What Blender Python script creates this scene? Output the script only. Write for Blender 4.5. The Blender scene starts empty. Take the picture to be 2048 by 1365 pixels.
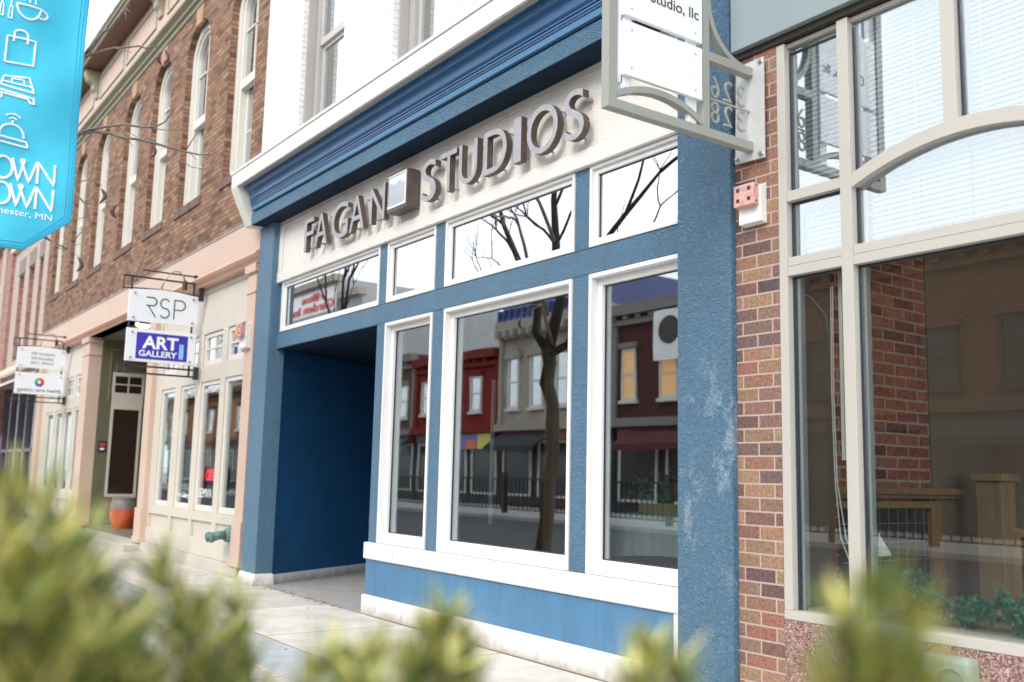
import bpy, bmesh, math, random
import numpy as np
from mathutils import Vector, Matrix
R = math.radians
K = 0.72                      # metres per layout unit
D, H = 5.287, 1.6             # camera distance from the facade line and height (layout units)
S = bpy.context.scene

# ------------------------------------------------------------------ camera
yaw, pitch, roll = .616715, .137395, .0228727
fw = Vector((-math.cos(yaw)*math.cos(pitch), math.sin(yaw)*math.cos(pitch), math.sin(pitch)))
rt = fw.cross(Vector((0, 0, 1))).normalized(); up = rt.cross(fw)
r2 = math.cos(roll)*rt + math.sin(roll)*up; u2 = -math.sin(roll)*rt + math.cos(roll)*up
cam = bpy.data.cameras.new('camera'); co = bpy.data.objects.new('camera', cam); S.collection.objects.link(co)
mw = Matrix((r2, u2, -fw)).transposed().to_4x4(); mw.translation = Vector((0, -D*K, H*K)); co.matrix_world = mw
cam.sensor_width = 36; cam.lens = 1949.8/2048*36; cam.clip_start = .05; cam.clip_end = 600
cam.dof.use_dof = True; cam.dof.focus_distance = 5.9; cam.dof.aperture_fstop = 2.1
S.camera = co

# ------------------------------------------------------------------ light
W = bpy.data.worlds.new('World'); S.world = W; W.use_nodes = True
wn = W.node_tree.nodes; wl = W.node_tree.links; wn.clear()
sun_dir = Vector((.30, -.72, .62)).normalized()
sky = wn.new('ShaderNodeTexSky'); sky.sky_type = 'NISHITA'; sky.sun_disc = False
sky.sun_elevation = math.asin(sun_dir.z); sky.sun_rotation = math.atan2(sun_dir.x, sun_dir.y)
sky.air_density = 1.0; sky.dust_density = 3.0; sky.ozone_density = 1.0
hs = wn.new('ShaderNodeHueSaturation'); hs.inputs['Saturation'].default_value = .38; hs.inputs['Value'].default_value = 1.0
bg = wn.new('ShaderNodeBackground'); bg.inputs['Strength'].default_value = .15
wo = wn.new('ShaderNodeOutputWorld')
cl_ = wn.new('ShaderNodeMix'); cl_.data_type = 'RGBA'; cl_.inputs[0].default_value = .68; cl_.inputs[7].default_value = (9.2, 9.5, 10.0, 1)   # thin bright overcast over the sky
wl.new(sky.outputs[0], hs.inputs['Color']); wl.new(hs.outputs[0], cl_.inputs[6]); wl.new(cl_.outputs[2], bg.inputs[0]); wl.new(bg.outputs[0], wo.inputs[0])
sl = bpy.data.lights.new('sun', 'SUN'); sl.energy = 1.1; sl.angle = R(25); sl.color = (1, .95, .88)
so = bpy.data.objects.new('sun', sl); S.collection.objects.link(so)
so.rotation_euler = sun_dir.to_track_quat('Z', 'Y').to_euler()
S.view_settings.view_transform = 'Standard'; S.view_settings.look = 'None'
S.view_settings.exposure = 0.72; S.view_settings.gamma = 1
S.render.engine = 'CYCLES'
S.cycles.max_bounces = 8; S.cycles.transparent_max_bounces = 24; S.cycles.glossy_bounces = 4

# ------------------------------------------------------------------ materials
MC = {}
def nodes(name):
    m = bpy.data.materials.new(name); m.use_nodes = True; n = m.node_tree.nodes; l = m.node_tree.links
    b = n['Principled BSDF']; return m, n, l, b
def math_(n, l, op, a, b=None, clamp=False):
    x = n.new('ShaderNodeMath'); x.operation = op; x.use_clamp = clamp
    for i, v in enumerate((a, b)):
        if v is None: continue
        if isinstance(v, (int, float)): x.inputs[i].default_value = v
        else: l.new(v, x.inputs[i])
    return x.outputs[0]
def noise(n, l, vec, scale, detail=4, rough=.5):
    t = n.new('ShaderNodeTexNoise'); t.inputs['Scale'].default_value = scale; t.inputs['Detail'].default_value = detail
    t.inputs['Roughness'].default_value = rough
    l.new(vec, t.inputs['Vector']); return t.outputs['Fac']
def M(name, col, rough=.6, metal=0., bump=None, var=(3., .12), streak=0., spec=.5, emit=None, var2=None, coat=0.):
    if name in MC: return MC[name]
    m, n, l, b = nodes(name); MC[name] = m
    g = n.new('ShaderNodeNewGeometry').outputs['Position']
    b.inputs['Roughness'].default_value = rough; b.inputs['Metallic'].default_value = metal
    b.inputs['Specular IOR Level'].default_value = spec
    b.inputs['Coat Weight'].default_value = coat
    f = noise(n, l, g, var[0], 6, .6)
    lo = max(0, 1-var[1]*2)
    mr = n.new('ShaderNodeMapRange'); l.new(f, mr.inputs[0]); mr.inputs[1].default_value = .25; mr.inputs[2].default_value = .75
    mr.inputs[3].default_value = 1-var[1]; mr.inputs[4].default_value = 1+var[1]
    v = mr.outputs[0]
    if streak:
        mp = n.new('ShaderNodeMapping'); l.new(g, mp.inputs[0]); mp.inputs['Scale'].default_value = (9, 9, .7)
        s = noise(n, l, mp.outputs[0], 1.5, 5, .6)
        m2 = n.new('ShaderNodeMapRange'); l.new(s, m2.inputs[0]); m2.inputs[1].default_value = .3; m2.inputs[2].default_value = .7
        m2.inputs[3].default_value = 1-streak; m2.inputs[4].default_value = 1+streak*.5
        v = math_(n, l, 'MULTIPLY', v, m2.outputs[0])
    vm = n.new('ShaderNodeVectorMath'); vm.operation = 'SCALE'; vm.inputs[0].default_value = col; l.new(v, vm.inputs['Scale'])
    l.new(vm.outputs[0], b.inputs['Base Color'])
    if bump:
        bf = noise(n, l, g, bump[0], 5, .65); bn = n.new('ShaderNodeBump'); bn.inputs['Strength'].default_value = bump[1]
        bn.inputs['Distance'].default_value = .016; l.new(bf, bn.inputs['Height']); l.new(bn.outputs[0], b.inputs['Normal'])
        rr = n.new('ShaderNodeMapRange'); l.new(bf, rr.inputs[0]); rr.inputs[3].default_value = rough-.1; rr.inputs[4].default_value = min(1, rough+.15)
        l.new(rr.outputs[0], b.inputs['Roughness'])
    if emit:
        b.inputs['Emission Color'].default_value = (*emit[0], 1); b.inputs['Emission Strength'].default_value = emit[1]
    return m
def facade_uv(n, l):
    g = n.new('ShaderNodeNewGeometry'); sp = n.new('ShaderNodeSeparateXYZ'); l.new(g.outputs['Position'], sp.inputs[0])
    sn = n.new('ShaderNodeSeparateXYZ'); l.new(g.outputs['Normal'], sn.inputs[0])
    a = math_(n, l, 'ABSOLUTE', sn.outputs[0]); k = math_(n, l, 'GREATER_THAN', a, .6)
    u = math_(n, l, 'ADD', math_(n, l, 'MULTIPLY', sp.outputs[0], math_(n, l, 'SUBTRACT', 1., k)), math_(n, l, 'MULTIPLY', sp.outputs[1], k))
    c = n.new('ShaderNodeCombineXYZ'); l.new(u, c.inputs[0]); l.new(sp.outputs[2], c.inputs[1]); return c.outputs[0], g.outputs['Position']
def brick(name, cols, mortar, bw, bh, ms, rough=.8, bstr=.6, dist=.006, grain=60, flute=False, off=(0, 0), wob=.0016):
    m, n, l, b = nodes(name); MC[name] = m
    uv, pos = facade_uv(n, l)
    mp = n.new('ShaderNodeMapping'); l.new(uv, mp.inputs[0]); mp.inputs['Location'].default_value = (off[0], off[1], 0); uv = mp.outputs[0]
    nz = n.new('ShaderNodeTexNoise'); nz.inputs['Scale'].default_value = 22; nz.inputs['Detail'].default_value = 3; l.new(pos, nz.inputs['Vector'])
    dv = n.new('ShaderNodeVectorMath'); dv.operation = 'MULTIPLY_ADD'; l.new(nz.outputs['Color'], dv.inputs[0]); dv.inputs[1].default_value = (wob*2, wob*2, 0); l.new(uv, dv.inputs[2]); uv = dv.outputs[0]
    t = n.new('ShaderNodeTexBrick'); l.new(uv, t.inputs['Vector']); t.inputs['Scale'].default_value = 1
    t.inputs['Brick Width'].default_value = bw; t.inputs['Row Height'].default_value = bh; t.inputs['Mortar Size'].default_value = ms
    t.inputs['Mortar Smooth'].default_value = .25; t.inputs['Bias'].default_value = 0
    t.inputs['Color1'].default_value = (0, 0, 0, 1); t.inputs['Color2'].default_value = (1, 1, 1, 1); t.inputs['Mortar'].default_value = (.5, .5, .5, 1)
    rp = n.new('ShaderNodeValToRGB'); l.new(t.outputs['Color'], rp.inputs[0]); rp.color_ramp.interpolation = 'LINEAR'
    el = rp.color_ramp.elements; k = len(cols)
    while len(el) < k: el.new(.5)
    for i, c in enumerate(cols): el[i].position = i/(k-1)*.9+.05; el[i].color = (*c, 1)
    g1 = noise(n, l, pos, grain, 3, .7); g2 = noise(n, l, pos, 1.3, 3, .6)
    sc = n.new('ShaderNodeMapRange'); l.new(g1, sc.inputs[0]); sc.inputs[1].default_value = .25; sc.inputs[2].default_value = .75; sc.inputs[3].default_value = .5; sc.inputs[4].default_value = 1.55
    s2 = n.new('ShaderNodeMapRange'); l.new(g2, s2.inputs[0]); s2.inputs[3].default_value = .8; s2.inputs[4].default_value = 1.2
    v = math_(n, l, 'MULTIPLY', sc.outputs[0], s2.outputs[0])
    vm = n.new('ShaderNodeVectorMath'); vm.operation = 'SCALE'; l.new(rp.outputs[0], vm.inputs[0]); l.new(v, vm.inputs['Scale'])
    mx = n.new('ShaderNodeMix'); mx.data_type = 'RGBA'; l.new(t.outputs['Fac'], mx.inputs[0]); l.new(vm.outputs[0], mx.inputs[6]); mx.inputs[7].default_value = (*mortar, 1)
    l.new(mx.outputs[2], b.inputs['Base Color']); b.inputs['Roughness'].default_value = rough; b.inputs['Specular IOR Level'].default_value = .25
    inv = math_(n, l, 'SUBTRACT', 1., t.outputs['Fac']); hgt = math_(n, l, 'ADD', inv, math_(n, l, 'MULTIPLY', g1, .35))
    if flute:
        sx = n.new('ShaderNodeSeparateXYZ'); l.new(uv, sx.inputs[0])
        w = math_(n, l, 'SINE', math_(n, l, 'MULTIPLY', sx.outputs[0], 2*math.pi/.0085)); hgt = math_(n, l, 'ADD', hgt, math_(n, l, 'MULTIPLY', w, .12))
    bn = n.new('ShaderNodeBump'); bn.inputs['Strength'].default_value = bstr; bn.inputs['Distance'].default_value = dist
    l.new(hgt, bn.inputs['Height']); l.new(bn.outputs[0], b.inputs['Normal']); return m
def glass(name, refl=.42, tint=(.75, .82, .82), wob=.03, scale=1.1, rough=0.):
    m = bpy.data.materials.new(name); MC[name] = m; m.use_nodes = True; n = m.node_tree.nodes; l = m.node_tree.links; n.clear()
    o = n.new('ShaderNodeOutputMaterial'); mx = n.new('ShaderNodeMixShader'); tr = n.new('ShaderNodeBsdfTransparent'); gl = n.new('ShaderNodeBsdfGlossy')
    tr.inputs[0].default_value = (*tint, 1); gl.inputs['Roughness'].default_value = rough; gl.inputs['Color'].default_value = (.95, .98, 1, 1)
    g = n.new('ShaderNodeNewGeometry').outputs['Position']; f = noise(n, l, g, scale, 2, .5)
    bn = n.new('ShaderNodeBump'); bn.inputs['Strength'].default_value = wob; bn.inputs['Distance'].default_value = .02; l.new(f, bn.inputs['Height']); l.new(bn.outputs[0], gl.inputs['Normal'])
    lw = n.new('ShaderNodeLayerWeight'); lw.inputs['Blend'].default_value = .35
    k = n.new('ShaderNodeMapRange'); l.new(lw.outputs['Fresnel'], k.inputs[0]); k.inputs[3].default_value = refl; k.inputs[4].default_value = min(1, refl+.45)
    l.new(k.outputs[0], mx.inputs[0]); l.new(tr.outputs[0], mx.inputs[1]); l.new(gl.outputs[0], mx.inputs[2]); l.new(mx.outputs[0], o.inputs[0]); return m

BLUE = (.098, .25, .405)
stucco = M('blue stucco', BLUE, .5, bump=(48, 1.), var=(2.2, .12), spec=.9, streak=.05)
for q in stucco.node_tree.nodes:
    if q.type == 'BUMP': q.inputs['Distance'].default_value = .05
    if q.type == 'TEX_NOISE' and q.inputs['Scale'].default_value > 40: q.inputs['Distortion'].default_value = 1.4
def worn():
    m, n, l, b = nodes('worn blue stucco'); MC['worn'] = m
    g = n.new('ShaderNodeNewGeometry').outputs['Position']
    mp = n.new('ShaderNodeMapping'); l.new(g, mp.inputs[0]); mp.inputs['Scale'].default_value = (1.6, 1, .8)
    p = noise(n, l, mp.outputs[0], 3.2, 6, .7); q = noise(n, l, g, 40, 4, .7)
    sp = n.new('ShaderNodeSeparateXYZ'); l.new(g, sp.inputs[0])
    z1 = n.new('ShaderNodeMapRange'); z1.interpolation_type = 'SMOOTHSTEP'; l.new(sp.outputs[2], z1.inputs[0]); z1.inputs[1].default_value = .45; z1.inputs[2].default_value = 1.0
    z2 = n.new('ShaderNodeMapRange'); z2.interpolation_type = 'SMOOTHSTEP'; l.new(sp.outputs[2], z2.inputs[0]); z2.inputs[1].default_value = 1.9; z2.inputs[2].default_value = 1.5
    f = math_(n, l, 'ADD', p, math_(n, l, 'MULTIPLY', q, .22))
    r = n.new('ShaderNodeMapRange'); l.new(f, r.inputs[0]); r.inputs[1].default_value = .65; r.inputs[2].default_value = .72
    k = math_(n, l, 'MULTIPLY', math_(n, l, 'MULTIPLY', r.outputs[0], z1.outputs[0]), z2.outputs[0]); k = math_(n, l, 'MULTIPLY', k, .6)
    mx = n.new('ShaderNodeMix'); mx.data_type = 'RGBA'; l.new(k, mx.inputs[0]); mx.inputs[6].default_value = (*BLUE, 1); mx.inputs[7].default_value = (.45, .58, .72, 1)
    l.new(mx.outputs[2], b.inputs['Base Color']); b.inputs['Roughness'].default_value = .5; b.inputs['Specular IOR Level'].default_value = .9
    bf = noise(n, l, g, 36, 4, .65); bf.node.inputs['Distortion'].default_value = 1.6; bn = n.new('ShaderNodeBump'); bn.inputs['Strength'].default_value = 1.; bn.inputs['Distance'].default_value = .07; l.new(bf, bn.inputs['Height']); l.new(bn.outputs[0], b.inputs['Normal'])
    return m
stucco_worn = worn()
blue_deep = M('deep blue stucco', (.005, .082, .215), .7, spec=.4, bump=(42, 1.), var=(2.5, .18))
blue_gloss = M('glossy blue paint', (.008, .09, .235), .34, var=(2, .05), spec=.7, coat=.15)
shade_navy = M('painted shade stucco', (.006, .02, .045), .8, bump=(60, .6), spec=.2)  # shade of soffits and entry ceiling put into a near-black colour
blue_satin = M('satin blue paint', (.06, .18, .33), .45, var=(3, .06))
blue_panel = M('brushed blue paint', (.075, .20, .35), .5, var=(4, .06), streak=.15)
white = M('white paint', (.76, .755, .74), .5, bump=(30, .2), var=(3, .04), streak=.05)
white_old = M('weathered white stucco', (.77, .74, .69), .8, bump=(45, .6), var=(2.5, .07), streak=.06)
white_ledge = M('white plaster ledge', (.72, .70, .66), .65, bump=(40, .25), var=(3, .05))
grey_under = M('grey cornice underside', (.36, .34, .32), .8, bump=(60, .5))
pink = M('salmon pink paint', (.58, .43, .345), .55, var=(2, .05), bump=(20, .05))
salmon = M('terracotta paint', (.58, .34, .24), .5, var=(2, .05))
putty = M('putty paint', (.58, .54, .465), .5, var=(2, .05))
putty_lt = M('light putty paint', (.66, .64, .585), .5, var=(2, .03))
olive = M('olive paint', (.125, .12, .075), .5, var=(2, .06))
olive_dk = M('dark olive wall', (.10, .10, .07), .6)
letter_side = M('oxidised letter return', (.12, .095, .082), .5, metal=.4, var=(14, .3))
beige = M('beige aluminium', (.47, .45, .405), .38, var=(3, .02))
gasket = M('dark gasket', (.02, .03, .05), .4)
greygreen = M('grey green metal panel', (.24, .30, .315), .45, var=(2, .02))
signmetal = M('painted sign frame', (.32, .33, .30), .5, var=(3, .03))
acrylic = M('white acrylic', (.86, .87, .89), .25, var=(2, .01))
acrylic2 = M('frosted acrylic', (.80, .83, .87), .3, var=(2, .01))
brushed = M('brushed metal', (.42, .41, .42), .38, metal=.85, var=(20, .12), bump=(60, .1))
plate = M('satin plate', (.50, .51, .50), .5, metal=.1, var=(4, .04))
black = M('black metal', (.025, .025, .028), .45)
dark = M('dark interior', (.05, .047, .045), .8)
darkwall = M('brown interior wall', (.15, .12, .10), .8)
tan = M('tan interior wall', (.17, .13, .095), .8, var=(2, .06))
wood = M('oak wood', (.27, .165, .08), .45, var=(12, .2), streak=.25)
wood_lt = M('pale oak wood', (.30, .21, .13), .5, var=(10, .15), streak=.2)
concrete = M('light concrete', (.52, .49, .44), .85, bump=(70, .35), var=(1.6, .12))
concrete_d = M('grey concrete', (.37, .36, .345), .85, bump=(80, .35), var=(3, .14))
granite = None
asphalt = M('asphalt', (.030, .031, .036), .8, bump=(120, .4), var=(.7, .35))
cyan = M('cyan banner cloth', (.05, .54, .76), .65, var=(1.6, .08), bump=(4, .35))
printw = M('white print', (.85, .88, .88), .5)
inkg = M('dark green ink', (.02, .09, .09), .5)
ink = M('black ink', (.02, .02, .02), .5)
inkgrey = M('grey ink', (.22, .25, .28), .5)
violet = M('violet print', (.045, .03, .42), .4)
ltblue = M('light blue print', (.25, .55, .78), .4)
red = M('red paint', (.60, .06, .05), .45)
faded_red = M('faded red plastic', (.62, .34, .30), .6, var=(40, .3))
yellow = M('yellow lens', (.70, .42, .08), .4)
whitepl = M('white plastic', (.80, .79, .77), .4)
terra = M('orange glaze', (.52, .055, .015), .22, var=(5, .15), coat=.4)
greyglaze = M('grey glaze', (.17, .14, .145), .4, var=(6, .2))
verdigris = M('green patina brass', (.10, .20, .19), .5, var=(20, .3), bump=(40, .3))
bark = M('grey brown bark', (.21, .17, .15), .85, bump=(60, .8), var=(10, .25))
barkd = M('dark bark', (.040, .027, .020), .9, bump=(40, 1.), var=(8, .3))
podm = M('dark seed pod', (.11, .05, .055), .4)
roofg = M('slate roof', (.16, .19, .175), .7, bump=(40, .6))
redroof = M('red roof', (.45, .06, .07), .6)
brownw = M('dark brown soffit', (.17, .09, .055), .6)
stone_pk = M('pinkish stone', (.44, .36, .31), .8, bump=(30, .3))
stone_gr = M('grey stone', (.23, .20, .19), .8, bump=(40, .4))
cream = M('cream trim', (.66, .58, .44), .6)
neon = M('red neon tube', (.8, .02, .02), .4, emit=((1, .02, .02), 2.2))
lampm = M('warm lamp glass', (.9, .8, .6), .4, emit=((1, .72, .4), 5))
litwin = M('lit window', (.6, .4, .2), .5, emit=((1, .5, .18), .3))
leafg = M('garland green', (.09, .36, .22), .5, var=(15, .4))
needle1 = M('olive needles', (.33, .36, .08), .5, var=(8, .35))
needle2 = M('green needles', (.16, .23, .055), .5, var=(8, .35))
needle3 = M('yellow needle tips', (.62, .56, .18), .5, var=(8, .25))
blindm = M('white blind slats', (.84, .86, .88), .45, var=(3, .01))
curtain = M('pale curtain', (.55, .6, .6), .8)
cloth = M('table cloth', (.86, .90, .82), .8)
def dirty_white():
    m, n, l, b = nodes('scuffed white plinth'); g = n.new('ShaderNodeNewGeometry').outputs['Position']
    sp = n.new('ShaderNodeSeparateXYZ'); l.new(g, sp.inputs[0]); p = noise(n, l, g, 9, 7, .75)
    h = math_(n, l, 'MULTIPLY', sp.outputs[2], 4.5); f = math_(n, l, 'SUBTRACT', p, h)
    r = n.new('ShaderNodeMapRange'); l.new(f, r.inputs[0]); r.inputs[1].default_value = .08; r.inputs[2].default_value = .45; r.inputs[4].default_value = .8
    mx = n.new('ShaderNodeMix'); mx.data_type = 'RGBA'; l.new(r.outputs[0], mx.inputs[0]); mx.inputs[6].default_value = (.75, .745, .73, 1); mx.inputs[7].default_value = (.36, .32, .27, 1)
    l.new(mx.outputs[2], b.inputs['Base Color']); b.inputs['Roughness'].default_value = .6; return m
plinthm = dirty_white()
def granite_():
    m, n, l, b = nodes('speckled granite'); g = n.new('ShaderNodeNewGeometry').outputs['Position']
    v = n.new('ShaderNodeTexVoronoi'); v.inputs['Scale'].default_value = 190; l.new(g, v.inputs['Vector'])
    rp = n.new('ShaderNodeValToRGB'); sx = n.new('ShaderNodeSeparateColor'); l.new(v.outputs['Color'], sx.inputs[0]); l.new(sx.outputs[0], rp.inputs[0])
    for i, (p, c) in enumerate(((0, (.04, .03, .035)), (.35, (.20, .09, .08)), (.7, (.36, .21, .19)), (1, (.55, .46, .42)))):
        e = rp.color_ramp.elements[i] if i < 2 else rp.color_ramp.elements.new(p); e.position = p; e.color = (*c, 1)
    l.new(rp.outputs[0], b.inputs['Base Color']); b.inputs['Roughness'].default_value = .45; return m
granite = granite_()
brick_p = brick('multi-tone utility brick', [(.10, .07, .072), (.19, .10, .085), (.27, .15, .11), (.14, .095, .09), (.32, .19, .12), (.24, .16, .10), (.28, .12, .095), (.30, .20, .12), (.15, .10, .10)],
                (.46, .35, .305), .263*K, .094*K, .0052, flute=True, off=(.016, .008), dist=.008)
brick_r = brick('variegated brown brick', [(.12, .07, .05), (.22, .11, .07), (.30, .17, .105), (.25, .155, .085), (.36, .23, .14), (.17, .10, .07), (.28, .135, .09)],
                (.13, .085, .065), .20, .062, .0075, off=(0, 0), grain=35, dist=.01)
brick_w = brick('white painted brick', [(.70, .685, .67), (.74, .73, .715)], (.47, .44, .42), .21, .066, .0045, rough=.6, bstr=.4, dist=.004, grain=120)
brick_i = brick('old red interior brick', [(.10, .038, .026), (.25, .075, .045), (.34, .12, .07), (.19, .08, .06), (.30, .085, .05)], (.38, .29, .23), .20, .062, .008, dist=.012, bstr=.9, grain=30, wob=.006)
brick_far = brick('pinkish brown brick', [(.30, .13, .10), (.40, .20, .16), (.26, .12, .10)], (.45, .36, .32), .21, .072, .006)
brick_sold = brick('brown soldier brick', [(.10, .07, .065), (.19, .12, .10), (.15, .09, .08)], (.25, .18, .15), .068, .4, .005)
brick_opp = brick('brown opposite brick', [(.12, .055, .035), (.17, .08, .05), (.09, .042, .03)], (.13, .09, .07), .21, .072, .006)
glass_b = glass('storefront glass', .27, (.86, .92, .92), .035, .9)
glass_t = glass('transom glass', .62, (.6, .68, .7), .03, 1.0)
glass_r = glass('tinted shop glass', .13, (.92, .95, .93), .02, .8)
glass_g = glass('gallery glass', .20, (.85, .9, .9), .03, .9)
glass_u = glass('sash glass', .55, (.6, .7, .72), .03, 1.2)
glass_rt = glass('upper shop glass', .26, (.88, .93, .95), .02, .8)

# ------------------------------------------------------------------ geometry helpers
C = S.collection
ORG = {}
class MB:
    def __init__(s): s.v = []; s.f = []
    def add(s, v, f):
        o = len(s.v); s.v += [tuple(p) for p in v]; s.f += [tuple(o+i for i in q) for q in f]; return s
    def box(s, x0, x1, y0, y1, z0, z1):
        if x0 > x1: x0, x1 = x1, x0
        return s.add([(x, y, z) for z in (z0, z1) for y in (y0, y1) for x in (x0, x1)],
                     [(0, 2, 3, 1), (4, 5, 7, 6), (0, 1, 5, 4), (2, 6, 7, 3), (0, 4, 6, 2), (1, 3, 7, 5)])
    def prism(s, pts, ax, a, b):
        n = len(pts)
        def P(p, t): return (p[0], t, p[1]) if ax == 'y' else (t, p[0], p[1]) if ax == 'x' else (p[0], p[1], t)
        return s.add([P(p, a) for p in pts]+[P(p, b) for p in pts], [tuple(range(n)), tuple(range(2*n-1, n-1, -1))]+[(i, i+n, (i+1) % n+n, (i+1) % n) for i in range(n)])
    def strip(s, prof, ax, a, b):       # open profile extruded
        n = len(prof)
        def P(p, t): return (p[0], t, p[1]) if ax == 'y' else (t, p[0], p[1]) if ax == 'x' else (p[0], p[1], t)
        return s.add([P(p, a) for p in prof]+[P(p, b) for p in prof], [(i, i+1, i+1+n, i+n) for i in range(n-1)])
    def tube(s, path, r, n=6, r1=None, cap=True):
        P = [Vector(p) for p in path]; m = len(P); rings = []; ref = None
        for i, p in enumerate(P):
            t = (P[min(i+1, m-1)]-P[max(i-1, 0)]).normalized()
            if ref is None: ref = t.orthogonal().normalized()
            ref = (ref-t*ref.dot(t)); ref = ref.normalized() if ref.length > 1e-6 else t.orthogonal().normalized()
            bi = t.cross(ref); rr = r if r1 is None else r+(r1-r)*i/(m-1)
            if isinstance(r, (list, tuple)): rr = r[i]
            rings += [tuple(p+ref*math.cos(2*math.pi*k/n)*rr+bi*math.sin(2*math.pi*k/n)*rr) for k in range(n)]
        f = [(i*n+k, i*n+(k+1) % n, (i+1)*n+(k+1) % n, (i+1)*n+k) for i in range(m-1) for k in range(n)]
        if cap: f += [tuple(range(n-1, -1, -1)), tuple(range((m-1)*n, m*n))]
        return s.add(rings, f)
    def lathe(s, prof, c, n=32, ax='z'):
        m = len(prof); v = []
        for r, h in prof:
            for k in range(n):
                a = 2*math.pi*k/n; x, y = r*math.cos(a), r*math.sin(a)
                v.append((c[0]+x, c[1]+y, c[2]+h) if ax == 'z' else (c[0]+x, c[1]+h, c[2]+y) if ax == 'y' else (c[0]+h, c[1]+x, c[2]+y))
        return s.add(v, [(i*n+k, i*n+(k+1) % n, (i+1)*n+(k+1) % n, (i+1)*n+k) for i in range(m-1) for k in range(n)])
    def build(s, name, mat, parent=None, bevel=0, smooth=False, label=None, cat=None, group=None, kind=None, org=None):
        me = bpy.data.meshes.new(name)
        o = ORG[parent.name] if parent else Vector(org if org else s.v[0] if s.v else (0, 0, 0))
        me.from_pydata([((x-o[0])*K, (y-o[1])*K, (z-o[2])*K) for x, y, z in s.v], [], s.f); me.validate()
        bm = bmesh.new(); bm.from_mesh(me); bmesh.ops.recalc_face_normals(bm, faces=bm.faces[:]); bm.to_mesh(me); bm.free()
        me.materials.append(mat)
        if smooth:
            for p in me.polygons: p.use_smooth = True
        ob = bpy.data.objects.new(name, me); C.objects.link(ob); ORG[ob.name] = o
        if parent: ob.parent = parent
        else: ob.location = o*K
        if bevel:
            b = ob.modifiers.new('bevel', 'BEVEL'); b.width = bevel; b.segments = 2; b.limit_method = 'ANGLE'
        if label: ob['label'] = label
        if cat: ob['category'] = cat
        if group: ob['group'] = group
        if kind: ob['kind'] = kind
        return ob
def thing(name, label, cat, org, group=None):
    o = bpy.data.objects.new(name, None); C.objects.link(o); o.location = Vector(org)*K; ORG[o.name] = Vector(org); o.empty_display_size = .1
    o['label'] = label; o['category'] = cat
    if group: o['group'] = group
    return o
def part(name, mat, parent, *boxes, **k):
    if name in SPLIT and len(boxes) > 1:
        for b in boxes: r_ = MB().box(*b).build(name, mat, parent, **k)
        return r_
    m = MB()
    for b in boxes: m.box(*b)
    return m.build(name, mat, parent, **k)
SPLIT = {'lintel', 'panel_strap', 'lit_window', 'brick_strip', 'roof_seam', 'bulkhead_stile', 'post', 'screw', 'glazing_strip', 'cornice_bed', 'door_rail', 'quoin'}
def frame_boxes(x0, x1, z0, z1, y0, y1, w, wb=None, wt=None):
    wb = w if wb is None else wb; wt = w if wt is None else wt
    return [(x0, x0+w, y0, y1, z0, z1), (x1-w, x1, y0, y1, z0, z1), (x0+w, x1-w, y0, y1, z0, z0+wb), (x0+w, x1-w, y0, y1, z1-wt, z1)]
def rect_wall(x0, x1, z0, z1, y0, y1, holes):
    m = MB(); zs = sorted({z0, z1}|{z for h in holes for z in h[2:4] if z0 < z < z1})
    for a, b in zip(zs, zs[1:]):
        mid = (a+b)/2; hs_ = sorted((h[0], h[1]) for h in holes if h[2] < mid < h[3]); x = x0
        for p, q in hs_:
            if p > x: m.box(x, p, y0, y1, a, b)
            x = max(x, q)
        if x < x1: m.box(x, x1, y0, y1, a, b)
    return m
def text(s, size, mat, parent, o, dx, dz=(0, 0, 1), ext=.004, align='LEFT', name='lettering', fit=None, bold=0., sx=1., smooth=False):
    """text plane at o; dx reading direction, dz up; fit=(width,height) in units"""
    cu = bpy.data.curves.new('t', 'FONT'); cu.body = s; cu.size = 1; cu.extrude = 0; cu.offset = bold; cu.align_x = 'LEFT'; cu.resolution_u = 6; cu.fill_mode = 'BOTH'; cu.extrude = .5
    ob = bpy.data.objects.new('t', cu); C.objects.link(ob); bpy.context.view_layer.update()
    me = bpy.data.meshes.new_from_object(ob.evaluated_get(bpy.context.evaluated_depsgraph_get()))
    V = [v.co.copy() for v in me.vertices]; F = [tuple(p.vertices) for p in me.polygons]
    bpy.data.objects.remove(ob); bpy.data.curves.remove(cu); bpy.data.meshes.remove(me)
    xs = [v.x for v in V]; ys = [v.y for v in V]; x0, x1 = min(xs), max(xs); y0, y1 = min(ys), max(ys)
    if fit: ax = fit[0]/(x1-x0); ay = fit[1]/(y1-y0); bx = -x0*ax; by = -y0*ay
    else:
        ax = size*sx; ay = size; bx = -x0*ax if align == 'LEFT' else -(x0+x1)/2*ax; by = 0
    dx = Vector(dx).normalized(); dz = Vector(dz).normalized(); nn = dx.cross(dz); o = Vector(o)
    mb = MB(); mb.v = [tuple(o+dx*(v.x*ax+bx)+dz*(v.y*ay+by)+nn*(v.z*ext*2)) for v in V]; mb.f = F
    return mb.build(name, mat, parent, smooth=False, org=tuple(o))

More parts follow.
